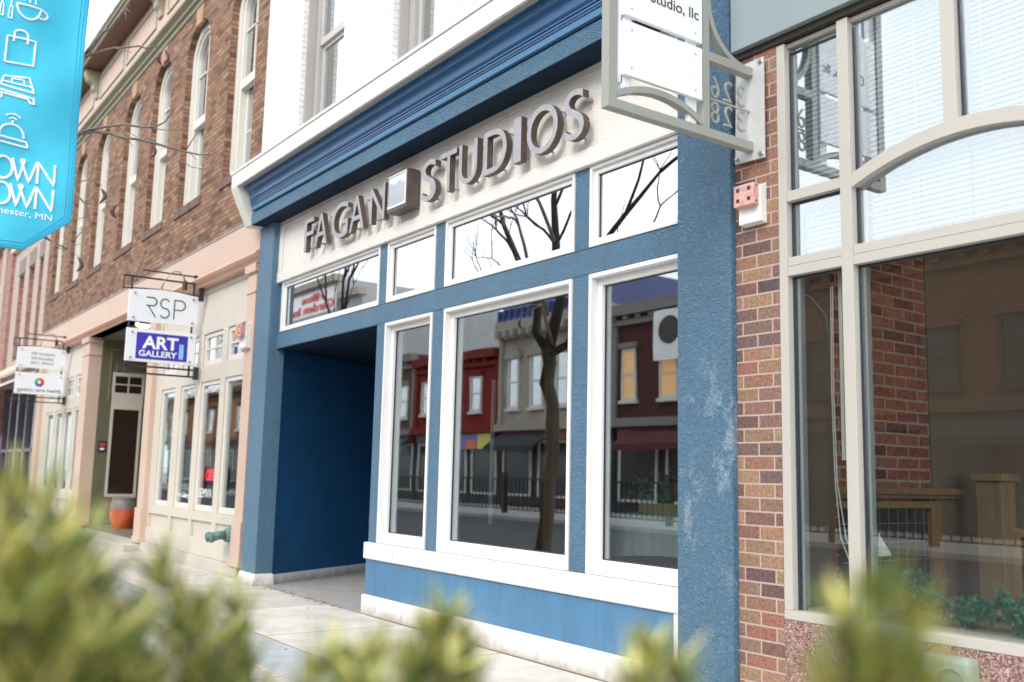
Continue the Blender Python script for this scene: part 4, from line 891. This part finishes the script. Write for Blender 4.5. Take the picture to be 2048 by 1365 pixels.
# cloche
ic([(-4.40, 3.995), (-4.18, 3.985), (-4.195, 4.025), (-4.39, 4.035), (-4.40, 3.995)]); ic([(-4.385, 4.045)]+arc(-4.30, 4.055, .085, .085, 172, 8)+[(-4.212, 4.05)]); ic([(-4.30, 4.145), (-4.30, 4.17)]); ic(arc(-4.30, 4.16, .03, .03, 35, 145), .006); ic(arc(-4.30, 4.165, .06, .055, 35, 145), .006)
m.build('printed_icons', printw, cl)
def bt(s, y, z, w, h, bold=0.):
    o = text(s, 1, printw, cl, (0, y, z), (0, 1, 0), ext=.001, fit=(w, h), bold=bold)
    og = ORG[cl.name]
    for vv in o.data.vertices:
        yy = vv.co.y/K+og[1]; zz = vv.co.z/K+og[2]; vv.co.x = (bsurf(yy, zz)+.005-og[0])*K+(vv.co.x-(0-og[0])*K)
def bstrokes(kind, y, z, w, h):
    t_ = .010
    if kind == 'D': ic([(y, z), (y, z+h), (y+w*.4, z+h)]+arc(y+w*.4, z+h/2, w*.6, h/2, 90, -90)+[(y, z)], t_)
    if kind == 'T': ic([(y, z+h), (y+w, z+h)], t_); ic([(y+w/2, z), (y+w/2, z+h)], t_)
    if kind == 'O': ic(arc(y+w/2, z+h/2, w/2, h/2, 0, 360, 24), t_)
    if kind == 'W': ic([(y, z+h), (y+w*.28, z), (y+w*.5, z+h), (y+w*.34, z+h), (y+w*.72, z), (y+w, z+h)], t_)
    if kind == 'N': ic([(y, z), (y, z+h), (y+w, z), (y+w, z+h)], t_)
m = MB()
for row, z in ((0, 3.445), (1, 3.30)):
    pass
for ks, z in (('DOWN', 3.715), ('TOWN', 3.515)):
    h_ = .168
    for k, y, w_ in zip(ks, (-4.535, -4.395, -4.275, -4.095), (.11, .125, .17, .115)): bstrokes(k, y, z+(.004 if 1 else 0), w_, h_)
m.build('downtown_lettering', printw, cl)
bt('Rochester, MN', -4.47, 3.44, .50, .055)
part('pole', black, bn_, (-8.05, -7.95, -4.78, -4.68, 0, 7.3)); MB().tube([(-8, -4.7, 6.92), (-8, -3.8, 6.95)], .02, 8).build('arm', black, bn_)
MB().lathe([(.18, 0), (.18, .1), (.10, .25), (.07, .5), (.0, .5)], (-8, -4.73, 0), 16).build('pole_base', black, bn_)

# ================================================================== TREES
def grow(m, p, d, ln, r, depth, rn, flat=.35):
    pts = [p]; q = p.copy(); dd = d.copy(); n = 4
    for i in range(n):
        dd = (dd+Vector((rn.gauss(0, .16), rn.gauss(0, .05), rn.gauss(0, .12)+.05))).normalized(); q = q+dd*ln/n; pts.append(q.copy())
    m.tube(pts, r, 6 if depth < 3 else 4, r*.62, cap=False)
    if depth >= 5 or r < .006: return
    for k in range(rn.choice((2, 2, 3))):
        a = dd.copy(); s_ = rn.choice((-1, 1)); a = (a+Vector((s_*rn.uniform(.35, .9), rn.gauss(0, .12), rn.uniform(-.25, .5)))).normalized(); a.y *= flat; a.normalize()
        grow(m, q.copy(), a, ln*rn.uniform(.62, .85), r*.62, depth+1, rn, flat)
    if rn.random() < .7:
        q2 = pts[2]; a = (dd+Vector((rn.choice((-1, 1))*.9, rn.gauss(0, .1), .1))).normalized(); grow(m, q2, a, ln*.5, r*.35, depth+2, rn, flat)
BR = [
  (0.022,[(-12.00,-3.12,5.47),(-11.88,-3.00,5.52),(-11.76,-2.85,5.55),(-11.64,-2.69,5.58),(-11.52,-2.57,5.55),(-11.40,-2.50,5.52),(-11.28,-2.41,5.52),(-11.16,-2.35,5.55),(-11.04,-2.29,5.69)]),
  (0.008,[(-11.70,-2.68,5.59),(-11.58,-2.67,5.69)]),
  (0.009,[(-11.40,-2.50,5.52),(-11.28,-2.38,5.49),(-11.16,-2.30,5.46),(-11.04,-2.15,5.47)]),
  (0.026,[(-12.00,-3.12,5.46),(-11.88,-2.96,5.50),(-11.76,-2.80,5.48),(-11.64,-2.67,5.42),(-11.52,-2.54,5.40),(-11.40,-2.42,5.36),(-11.28,-2.28,5.30),(-11.16,-2.10,5.25),(-11.04,-1.97,5.21),(-10.92,-1.89,5.20)]),
  (0.008,[(-11.70,-2.63,5.45),(-11.58,-2.58,5.32)]),
  (0.009,[(-11.20,-2.09,5.26),(-11.08,-2.01,5.46),(-10.96,-1.94,5.59)]),
  (0.008,[(-11.20,-2.09,5.26),(-11.08,-2.05,5.21),(-10.96,-2.02,5.11)]),
  (0.009,[(-11.30,-2.19,5.29),(-11.18,-2.15,5.15),(-11.06,-2.04,5.05),(-10.94,-1.90,5.02)]),
  (0.008,[(-11.70,-2.74,5.56),(-11.58,-2.66,5.48),(-11.46,-2.56,5.40)]),
  (0.02,[(-12.00,-3.10,6.43),(-11.88,-2.92,6.52),(-11.76,-2.83,6.53),(-11.64,-2.73,6.52),(-11.52,-2.61,6.53),(-11.40,-2.58,6.47),(-11.28,-2.49,6.47),(-11.16,-2.44,6.45)]),
  (0.008,[(-11.70,-2.83,6.50),(-11.58,-2.74,6.45),(-11.46,-2.71,6.40)]),
  (0.024,[(-12.00,-3.10,6.47),(-11.88,-3.06,6.54),(-11.76,-2.97,6.69),(-11.64,-2.92,6.70),(-11.52,-2.89,6.76),(-11.40,-2.85,6.83),(-11.28,-2.83,6.85),(-11.16,-2.83,6.89),(-11.04,-2.83,6.92)]),
  (0.007,[(-11.20,-2.86,6.79),(-11.08,-2.83,6.70)]),
  (0.006,[(-11.20,-2.87,6.76),(-11.08,-2.88,6.60)]),
  (0.009,[(-12.00,-3.14,4.85),(-11.88,-3.00,4.90),(-11.76,-2.92,4.88),(-11.64,-2.87,4.80)]),
  (0.018,[(-12.00,-3.14,4.81),(-11.88,-2.98,4.61),(-11.76,-2.93,4.34)]),
  (0.009,[(-11.80,-2.99,4.60),(-11.68,-2.88,4.60),(-11.56,-2.75,4.63)]),
  (0.008,[(-12.00,-3.12,4.40),(-11.88,-2.97,4.47)]),
  (0.008,[(-11.80,-3.09,4.14),(-11.68,-3.06,4.21),(-11.56,-2.97,4.31)]),
  (0.009,[(-12.00,-3.33,4.18),(-11.88,-3.21,4.05),(-11.76,-3.03,4.11)]),
  (0.007,[(-12.00,-3.11,4.08),(-11.88,-3.00,3.98)])]
t1 = thing('bare_tree', 'bare kerbside tree whose thin twigs with dark seed pods reach in past the banner', 'tree', (-12.4, -3.95, 0))
m = MB()
m.tube([(-12.5, -3.95, 0), (-12.47, -3.95, .4), (-12.36, -3.93, .9), (-12.38, -3.96, 1.4), (-12.25, -3.95, 1.9), (-12.30, -3.97, 2.4), (-12.27, -3.95, 2.75), (-12.45, -3.95, 3.1), (-12.36, -3.95, 3.4), (-12.42, -3.95, 3.65)], [.165, .135, .115, .118, .10, .112, .10, .118, .105, .12], 12)
m.tube([(-12.42, -3.95, 3.6), (-12.75, -3.95, 3.95), (-12.68, -3.95, 4.4), (-13.2, -3.97, 5.25), (-13.7, -4.0, 5.96), (-14.2, -4.05, 7.0)], [.085, .075, .068, .055, .042, .025], 9)
m.tube([(-12.42, -3.95, 3.6), (-12.12, -3.95, 4.4), (-12.15, -3.98, 5.3), (-12.27, -4.0, 6.1), (-12.1, -4, 7.2)], [.10, .085, .07, .05, .03], 9)
m.tube([(-12.36, -3.95, 3.55), (-11.9, -3.95, 3.68), (-11.5, -3.97, 4.2), (-11.13, -4.0, 5.05), (-10.6, -4.05, 5.5), (-9.9, -4.1, 6.0)], [.07, .065, .055, .045, .035, .022], 8)
m.build('trunk', barkd, t1, smooth=True)
m = MB(); rn = random.Random(21)
for p, d in (((-14.2, -4.05, 7.0), (-.4, 0, 1)), ((-13.7, -4, 5.96), (-.9, -.05, .5)), ((-13.2, -3.97, 5.25), (-.8, -.05, .5)), ((-12.1, -4, 7.2), (.1, 0, 1)), ((-12.2, -4, 6.0), (.7, -.1, .8)), ((-9.9, -4.1, 6.0), (.9, -.05, .5)), ((-10.6, -4.05, 5.5), (.3, -.05, 1)), ((-11.3, -4, 4.7), (1, -.1, .15)), ((-12.7, -3.96, 4.3), (-.9, -.1, .3)), ((-12.15, -3.98, 5.3), (.6, -.1, .6)), ((-12.15, -3.98, 5.3), (-.7, -.1, .8))):
    grow(m, Vector(p), Vector(d).normalized(), 1.1, .028, 2, rn, .25)
m.build('branches', barkd, t1)
m = MB()
for r_, P in BR: m.tube(P, r_*.85, 6, r_*.35)
m.tube([(-12.45, -3.95, 4.2), (-12.3, -3.6, 4.7), (-12.1, -3.3, 5.2), (-12.0, -3.12, 5.46)], .035, 8, .024)
m.tube([(-12.15, -3.98, 5.3), (-12.1, -3.6, 5.9), (-12.0, -3.10, 6.45)], .035, 8, .022); m.tube([(-12.3, -3.95, 3.7), (-12.15, -3.6, 4.3), (-12.0, -3.14, 4.83)], .03, 8, .018)
m.tube([(-12.15, -3.6, 4.3), (-12.05, -3.35, 4.25), (-12.0, -3.12, 4.40)], .014, 6, .009); m.tube([(-12.15, -3.6, 4.3), (-12.05, -3.4, 4.2), (-12.0, -3.11, 4.08)], .012, 6, .008); m.tube([(-12.15, -3.6, 4.3), (-12.0, -3.33, 4.18)], .012, 6, .009)
m.build('near_twigs', bark, t1, smooth=True)
for x_, y_, z_, s_ in ((-11.2, -2.44, 6.42, -1), (-11.15, -2.40, 6.43, 1), (-11.38, -2.41, 5.35, 1), (-11.6, -2.87, 4.78, 1), (-11.5, -2.74, 4.60, -1), (-11.88, -3.0, 4.0, 1)):
    P = [(x_, y_+s_*(-.02+.05*math.sin(math.pi*i/8)), z_-.02-.17*i/8) for i in range(9)]
    MB().tube(P, [.004, .013, .02, .023, .024, .023, .02, .013, .004], 8).build('seed_pod', podm, t1, smooth=True)
def rtree(x, y, seed, label):
    t = thing('bare_tree', label, 'tree', (x, y, 0)); m = MB(); rn = random.Random(seed)
    m.tube([(x, y, 0), (x+.05, y, 1.5), (x, y, 3.2), (x, y, 4.6)], [.15, .12, .11, .10], 10); m.build('trunk', barkd, t, smooth=True); m = MB()
    for d in ((-.5, 0, 1), (.45, 0, 1), (.05, 0, 1)): grow(m, Vector((x, y, 4.5)), Vector(d).normalized(), 1.5, .045, 1, rn, .3)
    m.build('branches', barkd, t)
rtree(-20.4, -4.15, 5, 'second bare street tree farther left along the kerb, seen mirrored in the entry transom')

# ================================================================== PINE SHRUBS (foreground)
def shoot(st, nd, base, tip, rn, L=.085, n=230, rw=1.):
    a = Vector(base); b = Vector(tip); jt = .12*(b-a).length; mid = (a+b)/2+Vector((rn.gauss(0, jt), rn.gauss(0, jt), 0)); P = []
    for i in range(9):
        t = i/8; P.append(a*(1-t)**2+mid*2*t*(1-t)+b*t*t)
    st.tube(P, .15*L, 5, .07*L)
    for i in range(n):
        t = rn.random()**.6; k = min(7, int(t*8)); p = P[k].lerp(P[k+1], t*8-k); ax = (P[k+1]-P[k]).normalized()
        o = ax.orthogonal().normalized(); ang = rn.uniform(0, 2*math.pi); o = (Matrix.Rotation(ang, 3, ax) @ o)
        d = (ax*rn.uniform(.5, 1.3)+o).normalized()*L*rn.uniform(.7, 1.15); w_ = d.cross(ax).normalized()*.0028*rw
        r_ = rn.random(); m_ = nd[2] if r_ < .16+.2*(t > .85) else nd[0] if r_ < .65 else nd[1]
        m_.add([p-w_, p+w_, p+d*.6+w_, p+d, p+d*.6-w_], [(0, 1, 2, 3, 4)])
def garland_tufts(root, path):
    rn = random.Random(9); st = MB(); q = [MB(), MB(), MB()]
    for i in range(420):
        p = path[rn.randrange(len(path))]+Vector((0, rn.gauss(0, .03), rn.gauss(.01, .02))); d = Vector((rn.gauss(0, .6), rn.gauss(-.25, .6), rn.uniform(-.25, 1))).normalized()
        shoot(st, q, p, p+d*rn.uniform(.06, .12), rn, .034, 60, .8)
    st.build('twigs', needle2, root)
    for m_, mt in zip(q, (leafg, M('dark garland green', (.03, .14, .085), .5), M('light garland green', (.16, .42, .27), .5))): m_.build('needles', mt, root)
garland_tufts(*GARL)
def shrub(label, base, tips, seed, L=.085, n=230, rw=1.):
    t = thing('pine_shrub', label, 'shrub', base, 'pine shrubs in front of the camera'); rn = random.Random(seed); st = MB(); nd = [MB(), MB(), MB()]
    for tp in tips:
        tp = Vector(tp); b0 = tp+Vector((rn.uniform(-.05, .05), rn.uniform(-.05, .05), -rn.uniform(.28, .38))); shoot(st, nd, b0, tp, rn, L, n, rw)
        mid = (b0+Vector(base))/2+Vector((rn.uniform(-.1, .1), rn.uniform(-.1, .1), .15)); st.tube([Vector(base), mid, b0], .025, 6, .012)
    st.tube([Vector(base), Vector(base)+Vector((0, 0, .3))], .05, 8, .03)
    st.build('branches', bark, t)
    for q, nm, mt in zip(nd, ('needles', 'needles', 'needle_tips'), (needle1, needle2, needle3)): q.build(nm, mt, t)
def atpx(px, py, dist):    # a direction from where the photographer stands, at a distance
    d = fw*1+r2*((px-1024)/1949.8)-u2*((py-682.5)/1949.8); return tuple(Vector((0, -D, H))+d*dist)
LEFT = [(-1.41, -5.22, 1.62)]
rn = random.Random(2)
tips = [atpx(x_, y_, d_) for x_, y_, d_ in ((20, 985, 1.0), (95, 1000, 1.1), (-60, 1040, .95), (150, 1080, 1.15), (60, 1120, .95), (200, 1160, 1.2), (-40, 1130, .9), (120, 1170, 1.0), (240, 1220, 1.1), (30, 1240, .9), (180, 1300, 1.0), (-80, 1280, .85), (90, 1340, .9), (260, 1370, 1.05), (20, 1400, .85))]
shrub('large blurred pine shrub filling the lower left corner', (-1.05, -5.05, 0), tips, 1, .085, 140, 1.1)
tips = [atpx(x_, y_, d_) for x_, y_, d_ in ((320, 1130, 1.3), (400, 1200, 1.3), (290, 1220, 1.2), (460, 1200, 1.35), (360, 1250, 1.2), (440, 1290, 1.25), (300, 1320, 1.2), (500, 1300, 1.4), (400, 1380, 1.2), (490, 1400, 1.3))]
shrub('blurred pine shrub cluster just left of the lower middle', (-1.15, -4.75, 0), tips, 2, .07, 160)
tips = [atpx(x_, y_, d_) for x_, y_, d_ in ((890, 1225, 1.15), (870, 1270, 1.15), (700, 1310, 1.1), (930, 1280, 1.15), (650, 1320, 1.05), (760, 1290, 1.1), (820, 1320, 1.1), (900, 1340, 1.1), (720, 1360, 1.0), (950, 1380, 1.15))]
shrub('blurred green pine shrub tips at the lower middle under the shop plinth', (-.95, -4.55, 0), tips, 3, .06, 170)
tips = [atpx(x_, y_, d_) for x_, y_, d_ in ((1300, 1300, 1.05), (1350, 1330, 1.05), (1265, 1340, 1.0))]
shrub('small blurred pine shrub tip below the scuffed blue pier', (-.75, -4.4, 0), tips, 4, .055, 200)
tips = [atpx(x_, y_, d_) for x_, y_, d_ in ((1760, 1185, .75), (1700, 1230, .78), (1830, 1245, .76), (1740, 1300, .74), (1650, 1330, .78), (1800, 1340, .74), (1870, 1360, .76), (1720, 1390, .74))]
shrub('blurred yellow green pine shrub tip before the right window', (-.42, -4.5, 0), tips, 5, .05, 170)

# ================================================================== OPPOSITE SIDE OF THE STREET
darkpane = M('dark shop pane', (.03, .04, .045), .25)
def opp(name, label, x0, x1, zt, wallm, wins, trim, y=-26, frame=putty_lt, shop=black, back=None, depth=9, zshop=4.3):
    b = thing(name, label, 'building', ((x0+x1)/2, y, 0))
    part('wall', wallm, b, (x0, x1, y-depth, y, zshop, zt)); part('cornice', trim, b, (x0-.02, x1+.02, y-.1, y+.45, zt-.5, zt+.02), (x0, x1, y-.1, y+.22, zt-.95, zt-.7), (x0, x1, y-.1, y+.35, zshop-.25, zshop+.15))
    part('shop_wall', shop, b, (x0, x1, y-depth, y-.25, 0, zshop-.25))
    for a, c, z0, z1 in wins:
        w = part('window', frame, b, *frame_boxes(a, c, z0, z1, y-.02, y+.10, .13), (a-.1, c+.1, y-.02, y+.2, z0-.15, z0)); part('pane', back or glass_u, w, (a+.12, c-.12, y+.03, y+.035, z0+.1, z1-.1)); part('backing', back or curtain, w, (a+.1, c-.1, y+.005, y+.012, z0+.1, z1-.1))
    for a, c, z0, z1 in wins:
        part('sash_bar', frame, b, (a+.13, c-.13, y+.04, y+.09, (z0+z1)/2-.05, (z0+z1)/2+.05)); part('window_head', trim, b, (a-.15, c+.15, y, y+.22, z1+.02, z1+.28))
    for q in range(int((x1-x0)/.9)): part('dentil', trim, b, (x0+q*.9+.1, x0+q*.9+.45, y, y+.33, zt-.7, zt-.52))
    part('corner_pilaster', trim, b, (x0, x0+.35, y, y+.14, zshop, zt-.95)); part('corner_pilaster', trim, b, (x1-.35, x1, y, y+.14, zshop, zt-.95))
    part('shop_sign_band', M('shop sign '+name, (.10+.1*(len(name) % 3), .06, .07), .6), b, (x0+.4, x1-.4, y-.24, y+.05, zshop-.78, zshop-.3))
    n = max(2, int((x1-x0)/3)); w_ = (x1-x0)/n
    for i in range(n):
        a = x0+i*w_+.3; c = a+w_-.6; f = part('shop_window', frame, b, *frame_boxes(a, c, .5, zshop-.8, y-.24, y-.12, .12)); part('pane', darkpane, f, (a, c, y-.2, y-.195, .5, zshop-.8))
    return b
redb = brick('red painted brick', [(.17, .014, .012), (.25, .022, .018), (.20, .018, .015)], (.10, .015, .012), .21, .072, .006); creamb = M('cream masonry', (.36, .33, .27), .8, bump=(20, .3), var=(1.2, .15), streak=.12)
opp('red_brick_building', 'deep red two storey building across the street, mirrored in the wide display window', -55.2, -45.7, 8.9, redb, [(-54.3, -53.2, 5.3, 7.4), (-51.6, -50.4, 5.3, 7.4), (-48.6, -47.4, 5.3, 7.4)], redb)
rb2_ = bpy.data.objects['red_brick_building']
part('display_screen', M('violet screen', (.2, .15, .5), .4), rb2_, (-50.2, -46.2, -25.99, -25.9, 3.1, 4.0)); part('display_screen', M('yellow screen', (.7, .6, .08), .4), rb2_, (-47.6, -46.2, -25.89, -25.86, 3.1, 4.0)); part('display_screen', M('orange screen', (.7, .15, .04), .4), rb2_, (-48.8, -47.7, -25.89, -25.86, 3.1, 3.6))
b = opp('cream_building', 'cream mansard roofed building across the street, mirrored in the wide display window', -45.6, -36.0, 10.2, creamb, [(-44.7, -43.6, 5.3, 8.2), (-42.6, -41.5, 5.3, 8.2), (-40.4, -39.3, 5.3, 8.2), (-38.3, -37.2, 5.3, 8.2)], creamb)
MB().prism([(-25.6, 10.2), (-26.6, 12.0), (-34, 12.0), (-34, 10.2)], 'x', -45.6, -36).build('mansard_roof', M('blue metal roof', (.05, .07, .20), .4), b)
part('roof_seam', MC['blue metal roof'], b, *[(xx, xx+.08, -26.3, -25.6, 10.2, 10.9) for xx in np.arange(-45.5, -36, .6).tolist()])
for xx in np.arange(-45.3, -36.2, .75).tolist(): part('cornice_bracket', creamb, b, (xx, xx+.25, -26, -25.3, 9.3, 9.7))
for a, c in ((-44.7, -43.6), (-42.6, -41.5), (-40.4, -39.3), (-38.3, -37.2)):
    MB().prism([((a+c)/2+.8*math.cos(R(q*15)), 8.1+.7*math.sin(R(q*15))) for q in range(13)], 'y', -25.99, -25.75).build('window_hood', creamb, b)
opp('brown_brick_building', 'brown brick building across the street, mirrored in the narrow display window', -70, -55.3, 9.4, brick_opp, [(-68, -66.5, 5.2, 7.4), (-64, -62.5, 5.2, 7.4), (-60, -58.5, 5.2, 7.4), (-57.5, -56.2, 5.2, 7.4)], stone_gr)
opp('orange_brick_building', 'orange brown brick building across the street, mirrored in the pink shopfront windows', -110, -70.2, 9.2, brick('orange brick', [(.30, .12, .05), (.38, .17, .08), (.24, .10, .05)], (.2, .15, .1), .21, .072, .006), [(q, q+1.4, 5.2, 7.4) for q in range(-108, -72, 4)], brick_opp)
b = opp('tall_cream_parapet', 'cream cornice building behind the red one across the street', -55, -46, 11.3, creamb, [], creamb, y=-36)
opp('dark_brick_building', 'dark red brick building across the street, mirrored in the right display window', -35.9, -26.2, 9.9, M('dark red brick', (.07, .018, .015), .8), [(-35.2, -34.2, 5.3, 7.8), (-32.6, -31.4, 5.3, 7.6), (-29.4, -28.2, 5.3, 7.6)], stone_gr)
b = bpy.data.objects['dark_brick_building']; wlit = part('lit_window', litwin, b, (-32.5, -31.5, -25.98, -25.96, 5.4, 7.5), (-35.1, -34.3, -25.98, -25.96, 5.4, 7.7))
hb = thing('hanging_banner', 'white banner with a dark oval emblem on the dark brick building across the street', 'banner', (-31.5, -25.5, 6.2)); part('cloth', printw, hb, (-32.6, -30.6, -25.6, -25.57, 7.0, 9.3)); MB().lathe([(0, .03), (.65, .03), (.65, 0), (0, 0)], (-31.6, -25.57, 8.35), 28, 'y').build('emblem', MC['shop floor'], hb)
opp('brown_office_building', 'long brown brick building across the street, mirrored in the right shop window', -26.1, 8, 10.0, brick_opp, [(-24.8, -23.2, 4.9, 7.0), (-19.6, -18.0, 4.9, 7.0), (-16.6, -15.0, 4.9, 7.2), (-12, -10.4, 4.9, 7), (-7, -5.4, 4.9, 7)], brick_opp, frame=black, back=darkpane)
for x0_, x1_, c_, lab in ((-45.2, -40.6, (.03, .03, .035), 'black awning under the cream building across the street'), (-34.5, -30, (.10, .02, .02), 'maroon awning under the dark brick building across the street'), (-58.5, -55.6, (.02, .12, .08), 'green striped awning under the brown building across the street'), (-19, -13, (.03, .03, .04), 'black awning under the long brown building across the street')):
    aw_ = thing('awning', lab, 'awning', (x0_, -26, 3.6), 'awnings across the street'); MB().prism([(-25.9, 3.9), (-24.7, 3.2), (-24.7, 2.9), (-24.75, 2.9), (-24.75, 3.15), (-25.9, 3.8)], 'x', x0_, x1_).build('canopy', M('awning '+lab[:6], c_, .8), aw_); part('support', black, aw_, (x0_+.1, x0_+.15, -25.9, -24.75, 2.95, 3.0))
hot = thing('hotel_building', 'tall pale hotel across the street with red roof lettering, mirrored in the entry transom', 'building', (-76, -30, 0))
pgs = M('pale grey stucco', (.36, .37, .38), .8)
part('wall', pgs, hot, (-104, -76, -44, -30, 0, 18.2), (-75.99, -72, -44, -30.3, 0, 16.4), (-71.99, -66, -44, -30.6, 0, 14.4))
part('cornice', creamb, hot, (-104, -75.8, -30.4, -29.5, 17.9, 18.5), (-75.7, -71.8, -30.6, -29.8, 16.2, 16.8), (-71.7, -65.8, -30.9, -30.1, 14.2, 14.7))
part('sign_field', printw, hot, (-87.5, -76.2, -29.98, -29.95, 15.5, 17.6))
text('Hilton', 1, red, hot, (-79, -29.9, 16.7), (-1, 0, 0), ext=.03, fit=(4.6, .75), bold=.02); text('Garden Inn', 1, red, hot, (-76.6, -29.9, 15.75), (-1, 0, 0), ext=.03, fit=(9.8, .8), bold=.02)
# railing and lamp posts
rl = thing('iron_railing', 'black ornamental iron railing along the far side of the street', 'railing', (-40, -19, 0))
part('top_rail', black, rl, (-75, -5, -19.04, -18.96, 1.42, 1.5), (-75, -5, -19.03, -18.97, .15, .2)); 
for k in range(14):
    m = MB()
    for q in range(18): m.box(-75+k*5+q*.28, -74.96+k*5+q*.28, -19.02, -18.98, .2, 1.42)
    m.build('infill_panel', black, rl)
part('post', black, rl, *[(xx, xx+.2, -19.1, -18.9, 0, 1.75) for xx in range(-75, -4, 5)])
for i, (x_, lab) in enumerate(((-17.0, 'curved black street lamp post across the street opposite the right window'), (-58, 'distant black street lamp post across the street beside the brown building'))):
    t = thing('street_lamp', lab, 'street lamp', (x_, -17.5, 0), 'street lamps across the street'); MB().tube([(x_, -17.5, 0), (x_, -17.5, 5.6), (x_-.1, -17.5, 6.3), (x_-.6, -17.5, 6.9), (x_-1.6, -17.5, 7.1)], .09, 8, .05).build('pole', black, t, smooth=True)
    MB().lathe([(0, 0), (.28, .05), (.22, .25), (0, .3)], (x_-1.7, -17.5, 6.85), 16).build('lamp_head', black, t)
